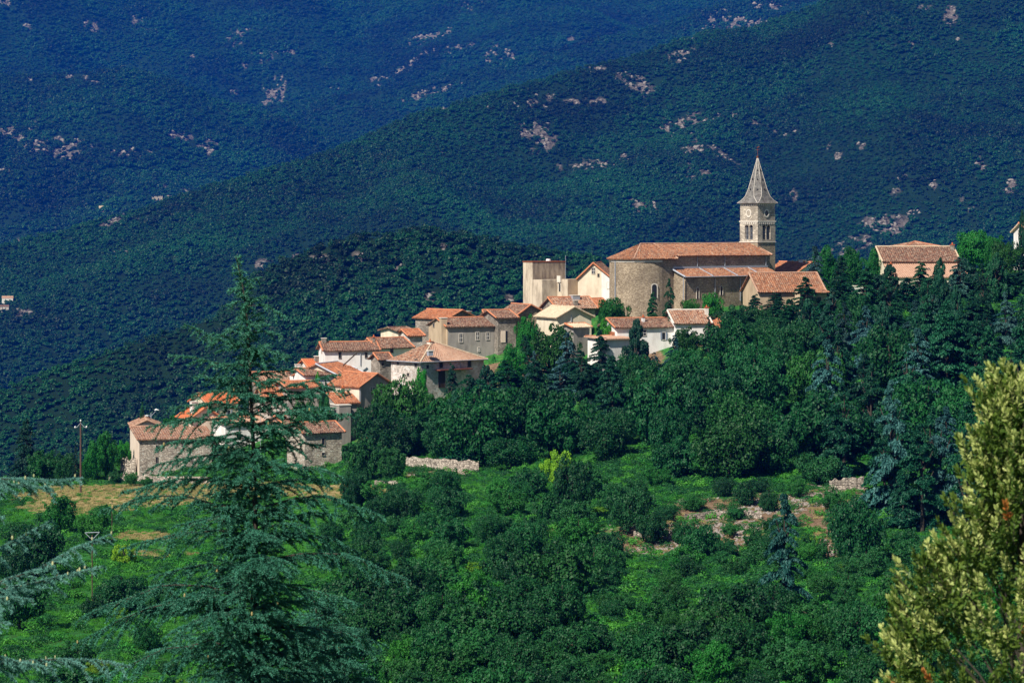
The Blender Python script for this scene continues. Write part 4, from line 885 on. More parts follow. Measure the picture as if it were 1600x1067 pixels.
def lobed(lobes, n, size, rng):
    """leaves on the skins of many small lobes; leaves buried deep in other lobes are dropped"""
    C = np.array([l[:3] for l in lobes]); Rr = np.array([l[3] for l in lobes]); pr = Rr ** 2 / (Rr ** 2).sum()
    k = rng.choice(len(C), n, p=pr); d = sph(n, rng); d[:, 2] = np.where((d[:, 2] < -.3) & (rng.random(n) < .5), -d[:, 2], d[:, 2])
    P = C[k] + d * [1, 1, .78] * (Rr[k] * rng.uniform(.78, 1.14, n))[:, None]
    dd = np.sqrt(((P[:, None] - C[None]) ** 2).sum(-1)) / Rr[None]; keep = dd.min(1) > .62
    P = P[keep]; d = d[keep]; nn = unit(d + rng.normal(size=d.shape) * .55 + [0, 0, .25])
    return cards(P, nn, rng.uniform(.7, 1.3, len(P)) * size, rng)
def oak_crown(seed, n=14000, size=.0255, nl=84, sub=True):
    rng = np.random.default_rng(seed); L = []
    for i in range(nl):
        a = rng.uniform(0, 2 * math.pi); q = rng.uniform(-1, 1); r = rng.uniform(.35, .74)
        x, y, z = r * math.sqrt(max(0, 1 - q * q)) * math.cos(a), r * math.sqrt(max(0, 1 - q * q)) * math.sin(a), .5 + .40 * q * r / .74
        L.append((x * rng.uniform(.85, 1.12), y * rng.uniform(.85, 1.12), z * rng.uniform(.85, 1.08), rng.uniform(.11, .21)))
    for i in range(14):
        a = rng.uniform(0, 6.28); e = rng.uniform(.1, 1.35); r = rng.uniform(.78, .98); L.append((r * math.cos(a) * math.cos(e), r * math.sin(a) * math.cos(e), .5 + .52 * r * math.sin(e), rng.uniform(.06, .13)))
    return lobed(L, n, size, rng)
def cypress_crown(seed):
    rng = np.random.default_rng(seed); L = []
    for i in range(40):
        z = rng.uniform(.04, .95); r = (1 - z) ** .6 * .6; a = rng.uniform(0, 6.28); L.append((r * math.cos(a), r * math.sin(a), z, .10 + .32 * (1 - z) ** .7))
    V, Fq = lobed(L, 4000, .05, rng); V[:, 2] = np.clip(V[:, 2], 0, 1.02); return V, Fq
def conifer_crown(seed, n=14000, tiers=120, droop=.1, lift=.12, irregular=.25, size=.040):
    rng = np.random.default_rng(seed); P, Nn, S, D = [], [], [], []
    zs = np.sort(rng.uniform(.03, .97, tiers)); per = n // tiers
    for z in zs:
        ln = ((1 - z) ** .85 * .97 + .05) * rng.uniform(1 - irregular, 1.12); a = rng.uniform(0, 6.28); d = np.array([math.cos(a), math.sin(a), 0]); lat = np.array([-d[1], d[0], 0])
        m = max(8, int(per * (.35 + 1.3 * ln))); t = rng.uniform(.12, 1, m) ** .8
        wdt = .30 * ln * (1.05 - t) ** .7 + .03; o = rng.uniform(-1, 1, m)
        p = d * (t * ln)[:, None] + lat * (o * wdt)[:, None]; p[:, 2] = z + (lift * t - (lift + droop) * t ** 2.2) * ln * .6 - np.abs(o) * .02 - rng.uniform(0, .012, m)
        P.append(p); Nn.append(np.tile([0, 0, 1.], (m, 1)) + rng.normal(size=(m, 3)) * .28); S.append(rng.uniform(.7, 1.2, m) * size * (.6 + .5 * ln)); D.append(np.tile(d, (m, 1)) + lat * np.sign(o)[:, None] * .9 + rng.normal(size=(m, 3)) * .3)
    return cards(np.concatenate(P), np.concatenate(Nn), np.concatenate(S), rng, 1.5, np.concatenate(D))
def pine_crown(seed):
    rng = np.random.default_rng(seed); L = []
    for i in range(85):
        z = rng.uniform(.05, .97); rr = ((1 - z) ** .75) * rng.uniform(.35, .95); a = rng.uniform(0, 6.28)
        L.append((rr * math.cos(a), rr * math.sin(a), z + rng.uniform(-.02, .02), rng.uniform(.06, .15) * (1.15 - .5 * z)))
    return lobed(L, 12000, .026, rng)
def trunk_mesh(name, seed, mat, limbs=7):
    rd = random.Random(seed); mb = MB(); b = rd.uniform(-.04, .04)
    mb.tube([(0, 0, -.12), (b, 0, .2), (b * 2, b, .5), (b, b * 2, .95)], [.055, .042, .028, .008], 7)
    for i in range(limbs):
        z = rd.uniform(.22, .65); a = rd.uniform(0, 6.28); l = rd.uniform(.2, .36)
        mb.tube([(b, 0, z), (b + l * .5 * math.cos(a), l * .5 * math.sin(a), z + .08), (b + l * math.cos(a), l * math.sin(a), z + .2)], [.022, .014, .005], 5)
    return mb.mesh(name, mat)
def cm(name, VF, mat): return np_mesh(name, VF[0], VF[1], mat)
CR = {
 'oak': [cm('oak_crown', oak_crown(s, size=.024 + .003 * (s % 3)), M['oak']) for s in range(6)],
 'scruboak': [cm('scrub_oak_crown', oak_crown(s + 20, 10000, .029, 66), M['scrub']) for s in range(5)],
 'bright': [cm('bright_crown', oak_crown(s + 30, 10500, .028, 66), M['bright']) for s in range(3)],
 'lime': [cm('lime_crown', oak_crown(s + 40, 8000, .032, 40), M['lime']) for s in range(2)],
 'cedar': [cm('cedar_crown', conifer_crown(s + 50, tiers=52, lift=.22, droop=.12, irregular=.38, size=.026), M['conifer']) for s in range(4)],
 'fir': [cm('fir_crown', conifer_crown(s + 60, tiers=95, irregular=.22, size=.027), M['conifer']) for s in range(3)],
 'bluecedar': [cm('blue_cedar_crown', conifer_crown(s + 70, tiers=58, lift=.15, droop=.16, irregular=.34, size=.026), M['blue_cedar']) for s in range(4)],
 'pine': [cm('pine_crown', pine_crown(s + 80), M['conifer']) for s in range(4)],
 'cypress': [cm('cypress_crown', cypress_crown(5), M['conifer'])],
}
TR = [trunk_mesh('trunk', s, M['bark']) for s in range(3)]
KIND = {'oak': ('oak_tree', 'tree'), 'scruboak': ('scrub_oak', 'shrub'), 'bright': ('broadleaf_tree', 'tree'), 'lime': ('lime_green_tree', 'tree'), 'cedar': ('cedar_tree', 'tree'),
        'fir': ('fir_tree', 'tree'), 'bluecedar': ('blue_cedar_tree', 'tree'), 'pine': ('pine_tree', 'tree'), 'cypress': ('cypress_tree', 'tree')}
LOOK = {'oak': 'dark round holm oak', 'scruboak': 'low mid-green scrub oak', 'bright': 'fresh green broadleaf tree', 'lime': 'yellow-green leafy tree', 'cedar': 'dark tiered cedar', 'fir': 'pointed dark fir', 'bluecedar': 'blue-grey cedar', 'pine': 'clumpy dark pine', 'cypress': 'thin dark cypress'}
MARKS = [(270, 735, 'the stone barn'), (505, 735, 'the square stone cottage'), (590, 660, 'the grey gabled house'), (690, 640, 'the hip roofed house'), (690, 740, 'the pale dry stone wall'), (840, 560, 'the cream gabled house'),
         (1010, 570, 'the long white house'), (1100, 490, 'the church'), (1440, 460, 'the two level house'), (1225, 950, 'the slender blue cedar'), (880, 770, 'the yellow-green tree'), (1170, 840, 'the stony terraces'), (858, 915, 'the small metal cross'),
         (400, 1000, 'the tall foreground cedar'), (1500, 1000, 'the pale foreground bush'), (130, 780, 'the tall wooden pole')]
ORD = ['', 'second', 'third', 'fourth', 'fifth', 'sixth', 'seventh', 'eighth', 'ninth', 'tenth', 'eleventh', 'twelfth', 'thirteenth', 'fourteenth', 'fifteenth', 'sixteenth', 'seventeenth', 'eighteenth', 'nineteenth', 'twentieth']
trees = []; trng = random.Random(11)
def tree(kind, px, top, base=None, width=60, Y=None, tint=(1, 1, 1), label=None, clear=0.1, group=None, var=None):
    if Y is None: g = ground_at(px, base)
    else: x = (px - 800) * Y / F; g = Vector((x, Y, gz(x, Y)))
    H = (HZ - top) / F * g.y - g.z; H = max(H, 1.0); Wd = width * g.y / F / 2
    nm, cat = KIND[kind]; rz = trng.uniform(0, 6.28)
    r = empty(nm, g, rz, label, cat, group)
    lo = clear * H; t = trng.uniform(.88, 1.12); tt = tuple(c * t * trng.uniform(.94, 1.06) for c in tint)
    vs = CR[kind]; me = vs[trng.randrange(len(vs)) if var is None else var]
    link('crown', me, r, (0, 0, lo - .05 * H), 0, (Wd, Wd * trng.uniform(.9, 1.08), H - lo + .05 * H), tt)
    link('trunk', TR[trng.randrange(3)], r, None, 0, (max(Wd * .9, H * .28), max(Wd * .9, H * .28), H * .93))
    if label is None: trees.append((r, kind, px, (top * .5 + (HZ - g.z * F / g.y) * .5), H))
    return r
def label_trees():
    """every scattered tree is told apart by kind, size and the nearest landmark, then by its place in the row"""
    b = {}
    for r, k, px, py, H in trees:
        d = [((px - mx) ** 2 + ((py - my) * 1.5) ** 2, mx, my, nm) for mx, my, nm in MARKS]; _, mx, my, nm = min(d)
        dx, dy = px - mx, (py - my) * 1.5
        if abs(dx) > abs(dy): rel = 'left of ' if dx < 0 else 'right of '
        else: rel = 'above ' if dy < 0 else 'below '
        b.setdefault((LOOK[k], rel + nm), []).append((px, r))
    for (look, where), L in b.items():
        L.sort(key=lambda t: t[0]); n = len(L)
        for i, (px, r) in enumerate(L):
            if n == 1: s = f'{look} standing {where}'
            elif i == 0: s = f'leftmost {look} {where}'
            elif i == n - 1: s = f'rightmost {look} {where}'
            else: s = f'{look} {where}, {ORD[i] if i < 20 else str(i + 1) + "th"} counted from the left'
            r['label'] = s
            if n > 1: r['group'] = look + 's on the hillside'
OL = (1.6, 1.15, .6)      # olive tint
DK = (.7, .75, .8)
# --- village trees
for a in [
 ('oak', 622, 586, None, 105, 437, OL), ('oak', 585, 625, None, 80, 431, (1,1,1)), ('oak', 655, 640, None, 95, 425, (1,1,1)), ('oak', 612, 650, None, 110, 422, DK), ('oak', 690, 655, None, 80, 418, (1,1,1)),
 ('bright', 657, 574, None, 30, 444, (.9,1.3,.9)), ('cedar', 732, 582, None, 100, 438, (1.1,1.2,1.1)), ('oak', 688, 612, None, 90, 432, OL), ('oak', 720, 640, None, 90, 426, (1,1,1)), ('fir', 706, 560, None, 46, 442, (1,1,1)), ('pine', 712, 610, None, 90, 430, (1,1.1,1)), ('cedar', 752, 588, None, 165, 414, (1.3,1.5,1.4)), ('cedar', 792, 560, None, 130, 436, (1,1.1,1)), ('pine', 760, 572, None, 90, 440, DK), ('fir', 735, 590, None, 80, 436, DK), ('cedar', 838, 560, None, 130, 438, (.9,1,.9)), ('cedar', 905, 545, None, 130, 440, (.9,1,1)), ('bluecedar', 872, 570, None, 110, 432, (.8,.9,.95)), ('cedar', 950, 570, None, 130, 432, (.9,1.1,1)), ('bright', 1140, 520, None, 60, 452, (.5,.7,.8)), ('oak', 1115, 525, None, 70, 448, (.9,1,.9)), ('oak', 830, 505, None, 40, 470, DK), ('bright', 797, 543, None, 66, 446, (.5,.75,.8)),
 ('bright', 824, 494, None, 44, 466, (.6,.85,.8)), ('fir', 820, 518, None, 44, 460, (1,1.1,1)), ('oak', 868, 510, None, 80, 452, OL), ('bluecedar', 886, 514, None, 62, 448, (.9,.95,1.1)), ('bluecedar', 833, 545, None, 50, 444, (1,1,1.1)),
 ('pine', 845, 585, None, 100, 432, DK), ('pine', 790, 600, None, 80, 428, DK), ('fir', 938, 512, None, 62, 446, DK), ('pine', 908, 575, None, 110, 434, DK), ('pine', 994, 500, None, 74, 440, DK), ('bluecedar', 1022, 548, None, 40, 440, (.8,.9,1.1)),
 ('bright', 957, 465, None, 64, 462, (.45,.65,.75)), ('bright', 943, 502, None, 34, 455, (1.3,1.1,.7)), ('cedar', 1046, 432, None, 48, 459, (1.1,1.1,.9)), ('fir', 1020, 450, None, 40, 460, (1.3,1.2,.9)), ('bright', 1112, 457, None, 44, 461, (1,1.1,1)), ('bright', 1078, 467, None, 40, 462, (.9,.8,.6)),
 ('oak', 1072, 512, None, 56, 444, OL), ('bluecedar', 1054, 520, None, 46, 440, (.5,.7,.85)), ('cedar', 1107, 488, None, 26, 446, (1,1,1)), ('oak', 1152, 478, None, 84, 452, DK), ('fir', 1180, 455, None, 60, 455, DK), ('fir', 1216, 462, None, 54, 456, (1,1.1,1)), ('oak', 1195, 500, None, 80, 446, DK),
 ('bright', 1290, 388, None, 58, 482, (.40,.62,.8)), ('bright', 1330, 388, None, 60, 484, (.45,.68,.85)), ('bright', 1366, 392, None, 46, 482, (.40,.62,.8)), ('bright', 1524, 360, None, 84, 484, (.55,.8,.8)), ('bright', 1556, 370, None, 50, 480, (.45,.7,.7)), ('oak', 1572, 376, None, 60, 470, OL),
 ('pine', 1597, 330, None, 30, 470, DK),
 ('cedar', 1316, 424, None, 112, 452, (.9,1.1,1)), ('fir', 1262, 470, None, 90, 446, (1,1,1)), ('pine', 1372, 430, None, 100, 456, DK), ('fir', 1418, 432, None, 84, 452, (1,1.1,1.1)), ('fir', 1464, 420, None, 84, 452, DK), ('cedar', 1442, 425, None, 60, 458, (1,1.1,1)), ('pine', 1508, 405, None, 90, 456, DK), ('fir', 1560, 400, None, 100, 452, DK), ('cedar', 1606, 390, None, 110, 456, DK),
 ('fir', 1396, 424, None, 40, 462, (1,1.1,1)), ('fir', 1355, 436, None, 50, 450, (1,1,1)),
 ('cedar', 1220, 500, None, 90, 440, (1,1,1)), ('fir', 1290, 500, None, 110, 436, (1,1,1)), ('cedar', 1345, 490, None, 120, 438, DK), ('fir', 1400, 490, None, 120, 430, (1,1,1)), ('bluecedar', 1462, 485, None, 120, 425, (.8,.95,1.05)), ('fir', 1520, 470, None, 110, 432, DK), ('bluecedar', 1580, 470, None, 120, 425, (.45,.6,.7)),
 ('bluecedar', 1425, 540, None, 100, 415, (.75,.95,1.05)), ('bluecedar', 1492, 520, None, 110, 410, (.85,1,1.1)), ('fir', 1550, 540, None, 130, 402, (1,1.1,1.1)), ('fir', 1610, 530, None, 120, 400, DK),
 # big cedars on the right
 ('bluecedar', 1395, 585, 800, 130, None, (.8,1.1,1.05)), ('bluecedar', 1470, 640, 822, 120, None, (.85,1,1.1)), ('cedar', 1440, 655, 832, 150, None, (1,1.2,1.2)), ('cedar', 1510, 620, 835, 130, None, (.9,1.1,1.1)), ('fir', 1580, 600, 840, 140, None, DK),
 ('bluecedar', 1225, 758, 958, 112, None, (.5,.8,.7)),
 ('oak', 895, 716, 818, 88, None, DK), ('oak', 982, 754, 838, 92, None, (1.1,1,.9)), ('oak', 800, 680, 735, 110, None, (.9,1,.9)), ('lime', 874, 703, 772, 62, None, (1,1,1)), ('oak', 1338, 778, 884, 112, None, (.8,.95,.95)), ('oak', 1020, 795, 850, 60, None, (1,1,1)),
 # left
 ('fir', 42, 646, None, 66, 445, (.6,.7,.8)), ('oak', 68, 703, None, 64, 440, (.8,.9,.7)), ('bright', 166, 678, None, 50, 442, (.45,.65,.6)), ('bright', 145, 692, None, 44, 438, (.55,.8,.7)), ('bright', 192, 688, None, 30, 446, (.8,1,.7)), ('oak', 100, 706, None, 44, 438, (.8,1,.8)), ('cedar', 118, 690, None, 24, 436, DK),
 ('cypress', 222, 628, None, 12, 462, (1.5,1.6,1.2)), ('bright', 271, 650, None, 44, 462, (.3,.5,.6)), ('oak', 507, 596, None, 24, 452, DK), ('bright', 497, 586, None, 18, 455, (1.1,1.4,.8)), ('oak', 478, 620, None, 50, 442, (1,1.2,.8)), ('oak', 505, 622, None, 44, 440, (1,1.2,.8)),
 ('oak', 548, 742, 798, 46, None, (.6,.8,.9)), ('scruboak', 568, 686, 752, 76, None, (.8,.85,.95)), ('scruboak', 612, 700, 752, 60, None, (.8,.8,.9)), ('oak', 560, 730, 770, 50, None, (.7,.8,.8)),
 ('oak', 52, 812, 905, 110, None, (.55,.65,.75)), ('scruboak', 92, 775, 838, 66, None, (1.2,1.4,.8)), ('oak', 20, 850, 920, 70, None, (.55,.65,.75)), ('scruboak', 140, 805, 850, 60, None, (1.3,1.3,.7)), ('oak', 190, 895, 960, 100, None, (.6,.75,.8)), ('scruboak', 255, 905, 965, 70, None, (.8,.8,.9)),
 ('scruboak', 30, 900, 985, 100, None, (.7,.8,.8)), ('lime', 195, 852, 884, 50, None, (1.2,1,1)), ('scruboak', 160, 790, 830, 50, None, (1,1.2,.8)), ('scruboak', 265, 745, 765, 12, None, (.7,.8,.8)), ('scruboak', 290, 742, 762, 14, None, (.7,.8,.8)), ('scruboak', 205, 738, 760, 26, None, (.9,1,.8)), ('scruboak', 230, 745, 762, 26, None, (.9,1,.8)), ('scruboak', 180, 735, 755, 30, None, (.7,.8,.8)),
 ('scruboak', 120, 1000, 1050, 80, None, (.8,.9,.8)), ('lime', 150, 1030, 1060, 44, None, (1,.9,1)), ('oak', 480, 700, 735, 40, None, (.9,1,.8)),
]:
    k, px, top, base, wd, Y, ti = a
    tree(k, px, top, base, wd, Y, ti, clear=.02 if k in ('cedar', 'fir', 'bluecedar', 'cypress') else .06)
# --- scattered wood: rows of trees on the slope, nearer rows lower
def bare(px, py): return float(blob(np.array([px * 1.0]), np.array([py * 1.0]), EARTH + [(b[0], b[1], b[2], b[3] + 6, b[4]) for b in DRY])[0]) > .25
def rows_fill(b0, b1, db, dx, lo, hi, fn, jx=.4, jb=.4):
    b = b0
    while b < b1:
        x = np.interp(b, *lo) + trng.uniform(0, dx); x1 = np.interp(b, *hi)
        while x < x1:
            px = x + trng.uniform(-jx, jx) * dx; bb = b + trng.uniform(-jb, jb) * db
            if not bare(px, bb - 2): fn(px, bb)
            x += dx * trng.uniform(.8, 1.25)
        b += db
def TOP(px): return float(np.interp(px, [700, 760, 900, 950, 1060, 1110, 1290, 1340, 1700], [575, 560, 545, 552, 550, 505, 475, 440, 400]))
def f_wood(px, b):
    if (px > 1290 and b < 850 and trng.random() < .78) or (715 < px < 980 and b < 715 and trng.random() < .55):
        k = trng.choice(['fir', 'bluecedar', 'cedar', 'cedar']); h = min(trng.uniform(100, 165), max(45, b - TOP(px))); tree(k, px, b - h, b, h * .8, tint=(.75, .95, 1) if k == 'bluecedar' else trng.choice([(1, 1.05, 1.05), (1.4, 1.45, 1.3)]), clear=.02); return
    h = min(trng.uniform(62, 128) * (.8 + .2 * (b - 560) / 200), max(38, b - TOP(px))); tree('oak', px, b - h, b, h * trng.uniform(1.05, 1.5), tint=trng.choice([(1, 1, 1), (.7, .8, .8), (1.6, 1.25, .8), (.95, 1.2, 1), (.8, 1, 1)]), clear=.03)
def f_scrub(px, b):
    k = trng.random(); h = trng.uniform(40, 90) * (.55 if 930 < px < 1370 and b < 975 else 1)
    if k < .09: tree('bright', px, b - h * .9, b, h * 1.3, tint=trng.choice([(.5, .7, .7), (.9, .9, .7), (.7, .8, .8)]), clear=-.05); return
    if k < .12: tree('lime', px, b - h * .5, b, h * .8, tint=(.5, .6, .8), clear=-.05); return
    if k < .62: tree('oak', px, b - h, b, h * trng.uniform(1.3, 1.8), tint=trng.choice([(1, 1, .9), (.7, .8, .8), (1.5, 1.2, .8)]), clear=-.05)
    else: tree('scruboak', px, b - h * .8, b, h * trng.uniform(1.3, 1.7), tint=trng.choice([(.75, .85, .9), (.9, .95, .8), (.65, .75, .8)]), clear=-.05)
def f_mid(px, b):
    h = trng.uniform(26, 50); k = trng.random()
    if k < .3: tree('oak', px, b - h * 1.2, b, h * 1.6, tint=(.9, 1.05, .95), clear=-.05)
    elif k < .36: tree('lime', px, b - h * .6, b, h * 1.1, tint=(.7, .8, 1), clear=-.05)
    else: tree('scruboak', px, b - h, b, h * trng.uniform(1.3, 1.9), tint=trng.choice([(1, 1, 1), (1.1, 1.25, .8), (.8, .9, 1)]), clear=-.05)
rows_fill(480, 585, 21, 56, ([480, 585], [1180, 1070]), ([480, 585], [1700, 1700]), lambda px, b: tree(trng.choice(['fir', 'fir', 'pine', 'cedar', 'bluecedar', 'oak']) if px > 1210 else 'oak', px, b - (trng.uniform(60, 100) if px > 1230 else trng.uniform(40, 66)), b, trng.uniform(52, 80), tint=trng.choice([(1, 1, 1), DK, (1.1, 1.1, .9)]), clear=.0))
rows_fill(585, 742, 27, 84, ([580, 620, 680, 745], [1060, 920, 770, 780]), ([580, 745], [1640, 1640]), f_wood)
rows_fill(752, 845, 25, 68, ([750, 770, 845], [900, 1340, 1350]), ([750, 845], [1700, 1700]), lambda px, b: f_wood(px, b) if (px > 1330 or b < 758) else f_mid(px, b))
rows_fill(775, 900, 20, 62, ([770, 900], [560, 520]), ([770, 830, 900], [1000, 1050, 1640]), f_mid)
rows_fill(905, 1190, 25, 72, ([900, 1190], [560, 500]), ([900, 1190], [1660, 1660]), f_scrub)
rows_fill(960, 1140, 34, 90, ([960, 1140], [-20, -20]), ([960, 1140], [470, 470]), lambda px, b: f_mid(px, b) if trng.random() < .45 else None)
rows_fill(1120, 1200, 30, 80, ([1100, 1200], [0, 0]), ([1100, 1200], [560, 560]), f_scrub)
for px, b in ((1040, 815), (1085, 800), (1165, 790), (1150, 812), (1200, 800), (1060, 850), (1100, 862), (1140, 838), (1180, 862), (1245, 778), (1300, 798), (1185, 770), (1130, 775), (1210, 835), (1260, 870), (1285, 880)): tree(trng.choice(['scruboak', 'scruboak', 'oak']), px, b - trng.uniform(20, 40), b, trng.uniform(32, 54), tint=trng.choice([(.8, .85, 1.1), (1, 1.1, .9), (.8, .9, .9)]), clear=-.05)
label_trees()

# ---- undergrowth, grass, scree on the near ground (uncountable)
def tuft(seed, n, size, mat, tall=False):
    rng = np.random.default_rng(seed)
    if tall:
        a = rng.uniform(0, 6.28, n); P = np.stack([rng.normal(0, .35, n), rng.normal(0, .35, n), np.full(n, .25)], 1); d = np.stack([np.cos(a) * .35, np.sin(a) * .35, np.ones(n)], 1)
        V, Fq = cards(P, np.stack([np.cos(a + 1.5), np.sin(a + 1.5), np.zeros(n)], 1), size, rng, 6, d)
    else:
        L = [(rng.uniform(-.6, .6), rng.uniform(-.6, .6), rng.uniform(.1, .5), rng.uniform(.25, .5)) for i in range(9)]; V, Fq = lobed(L, n, size, rng)
    return proto('template', np_mesh('undergrowth_clump', V, Fq, mat))
M['grass'] = leaf('green_grass', (.018, .13, .016), (.08, .32, .03), .2, .08); M['hay'] = leaf('dry_grass', (.26, .22, .08), (.46, .40, .18), .2, .3)
rng = np.random.default_rng(99); n = 105000
Y = 195 + (470 - 195) * rng.random(n) ** .8; px = rng.uniform(-140, 1840, n); x = (px - 800) * Y / F; z = near_z(x, Y); py = HZ - F * z / Y
front = (py > 700 - np.clip(px - 700, 0, 900) * .3)
dry = blob(px, py, DRY) + (fbm(x / 4, Y / 4, 3) - .5) * .8; ea = blob(px, py, EARTH) + (fbm(x / 3, Y / 3, 4) - .5) * .8
isd = front & (dry > .35); ise = front & (ea > .35) & ~isd; isg = front & ~isd & ~ise
gi_ = np.nonzero(isg)[0]; eb = np.nonzero(ise)[0]; eb = eb[rng.random(len(eb)) < .12]; bu = gi_[rng.random(len(gi_)) < (.20 + .35 * (fbm(x[gi_] / 14, Y[gi_] / 14, 66, 3) > .5)) * np.where((px[gi_] < 560) & (py[gi_] > 790), .35, 1)]; gr = gi_[rng.random(len(gi_)) < .5]; bu = np.concatenate([bu, eb])
def sc3(k, a, b, h=1.0): s = rng.uniform(a, b, k); return np.stack([s, s, s * h * rng.uniform(.7, 1.3, k)], 1)
pt = lambda i: np.stack([x[i], Y[i], z[i] - .05], 1)
scatter('undergrowth', pt(bu), sc3(len(bu), .3, 1.35, .9), [tuft(1, 340, .075, M['scrub']), tuft(2, 340, .075, M['bright']), tuft(3, 340, .07, M['oak']), tuft(4, 340, .075, M['scrub']), tuft(5, 300, .08, M['grass'])], 'low mixed green undergrowth covering the slope')
scatter('grass', pt(gr), sc3(len(gr), .35, .8, .9), [tuft(6, 60, .05, M['grass'], True), tuft(7, 60, .05, M['grass'], True)], 'rough green grass on the terraces')
di = np.concatenate([np.nonzero(isd)[0], np.nonzero(ise)[0][::6]]); scatter('dry_grass', pt(di), sc3(len(di), .3, .7, .9), [tuft(8, 70, .05, M['hay'], True), tuft(9, 70, .05, M['hay'], True), tuft(10, 70, .05, M['hay'], True), tuft(11, 60, .05, M['grass'], True)], 'straw coloured dry grass on the terrace by the barn')
sp_ = []
for i in range(3):
    V_, F_ = lump(i + 60, .5, .6, True); sp_.append(proto('stone', np_mesh('loose_stone', V_, F_, M['scree'])))
ei = np.nonzero(ise)[0]; ei = np.concatenate([ei] * 3); m_ = len(ei); jx = x[ei] + rng.normal(0, .9, m_); jy = Y[ei] + rng.normal(0, .9, m_); jz = near_z(jx, jy)
kk = fbm(jx / 5, jy / 5, 8) > .5
scatter('scree', np.stack([jx, jy, jz], 1)[kk], sc3(int(kk.sum()), .06, .24, .9), sp_, 'grey loose stones strewn over the bare terraces')

# ---- dry stone walls, poles, lamp, sign, cross
def drywall(label, P, H, th=.7, name='dry_stone_wall', mat='dry_wall', seed=0):
    rd = random.Random(seed); pts_ = []
    for (a, b) in zip(P[:-1], P[1:]):
        for i in range(12): t = i / 12; pts_.append(ground_at(a[0] + (b[0] - a[0]) * t, a[1] + (b[1] - a[1]) * t))
    pts_.append(ground_at(*P[-1])); o = pts_[0].copy(); mb = MB(); vs = []; fs = []
    ys = np.array([p.y for p in pts_]); ys = np.convolve(np.pad(ys, 4, 'edge'), np.ones(9) / 9, 'valid')
    for i, p in enumerate(pts_):
        y = float(ys[i]); q = Vector((p.x / p.y * y, y, gz(p.x / p.y * y, y))) - o; hh = H * rd.uniform(.82, 1.12)
        vs += [(q.x, q.y - th / 2, q.z - 1), (q.x + rd.uniform(-.05, .05), q.y - th / 2 + .12 + rd.uniform(-.06, .06), q.z + hh), (q.x, q.y + th / 2, q.z + hh * .97), (q.x, q.y + th / 2, q.z - 1)]
    for i in range(len(pts_) - 1):
        k = i * 4
        for j in range(4): fs.append((k + j, k + (j + 1) % 4, k + 4 + (j + 1) % 4, k + 4 + j))
    fs += [(0, 1, 2, 3), tuple(len(vs) - 4 + j for j in range(4))]; mb.raw(vs, fs); ob = mb.obj(name, M[mat]); ob.location = o; tag(ob, label, 'wall'); return ob
drywall('long pale dry stone retaining wall under the trees in the middle of the slope', [(634, 731), (700, 737), (748, 739)], 1.9)
drywall('broken dry stone wall at the left end of the stone barn', [(188, 742), (212, 744)], 2.9, seed=2)
drywall('low collapsing field wall running in front of the stone barn', [(170, 752), (230, 754), (330, 757)], 1.2, seed=3)
drywall('short ruined wall below the trees at the upper right of the terraces', [(1296, 768), (1350, 764)], 1.6, seed=4)
drywall('small fallen wall at the middle of the green meadow', [(585, 757), (622, 758)], .6, seed=5)
drywall('stony terrace bank in the upper middle of the bare slope', [(1070, 815), (1150, 806), (1190, 812)], .9, seed=6)
drywall('stony terrace bank at the left end of the bare slope', [(990, 838), (1050, 842)], .8, seed=7)
def pole(px, top, base, r, label, arms=True, name='utility_pole'):
    g = ground_at(px, base); H = (HZ - top) / F * g.y - g.z; o = empty(name, g, 0, label, 'pole')
    mb = MB(); mb.tube([(0, 0, -1), (0, 0, H)], [r, r * .75], 8); mb.obj('post', M['pole'], o)
    if arms:
        am = MB(); am.tube([(-.85, 0, H - .95), (-.5, 0, H - .75), (0, -.1, H - .15), (.5, 0, H - .75), (.9, 0, H - .9)], .05, 5); am.obj('bracket', M['steel'], o)
        for q, zz in ((-.85, H - .8), (.9, H - .75), (0, H + .2)):
            im = MB(); im.tube([(q, 0, zz - .15), (q, 0, zz), (q, 0, zz + .15)], [.07, .13, .05], 8); im.obj('insulator', M['sign_white'], o)
    return o
pole(126, 659, 771, .16, 'tall brown wooden pole with a forked steel bracket at the field edge')
pole(175, 780, 850, .05, 'thin rusty iron post standing in the green field', False, 'iron_post')
g = ground_at(144, 965); H = (HZ - 835) / F * g.y - g.z; o = empty('iron_mast', g, 0, 'thin rusty mast with a pale cross-arm between the left cedar boughs', 'pole')
mb = MB(); mb.tube([(0, 0, -1), (0, 0, H)], .06, 6); mb.obj('post', M['pole'], o)
mb = MB(); mb.tube([(-.75, 0, H + .2), (.75, 0, H + .25)], .04, 5); mb.tube([(-.75, 0, H + .2), (-.2, 0, H - .35), (.2, 0, H - .35), (.75, 0, H + .25)], .035, 5); mb.obj('cross_arm', M['steel'], o)
x_, y_ = (236 - 800) * 470 / F, 470; zt = (HZ - 645) / F * 470; zg = gz(x_, y_) - 1
o = empty('street_lamp', (x_, y_, zg), 0, 'double headed street lamp behind the stone barn', 'lamp'); mb = MB(); mb.tube([(0, 0, 0), (0, 0, zt - zg)], .08, 6); mb.obj('post', M['zinc'], o)
for s_, dz in ((-1, -.6), (1.2, .5)):
    mb = MB(); mb.tube([(0, 0, zt - zg - .6), (s_ * .7, 0, zt - zg + dz * .6)], .05, 5); mb.obj('arm', M['zinc'], o); mb = MB(); mb.tube([(s_ * .55, 0, zt - zg + dz), (s_ * .8, 0, zt - zg + dz + .12), (s_ * 1.2, 0, zt - zg + dz)], [.1, .2, .06], 8); mb.obj('lamp_head', M['sign_white'], o)
x_, y_ = (407 - 800) * 443 / F, 443; zt = (HZ - 640) / F * 443; zg = gz(x_, y_)
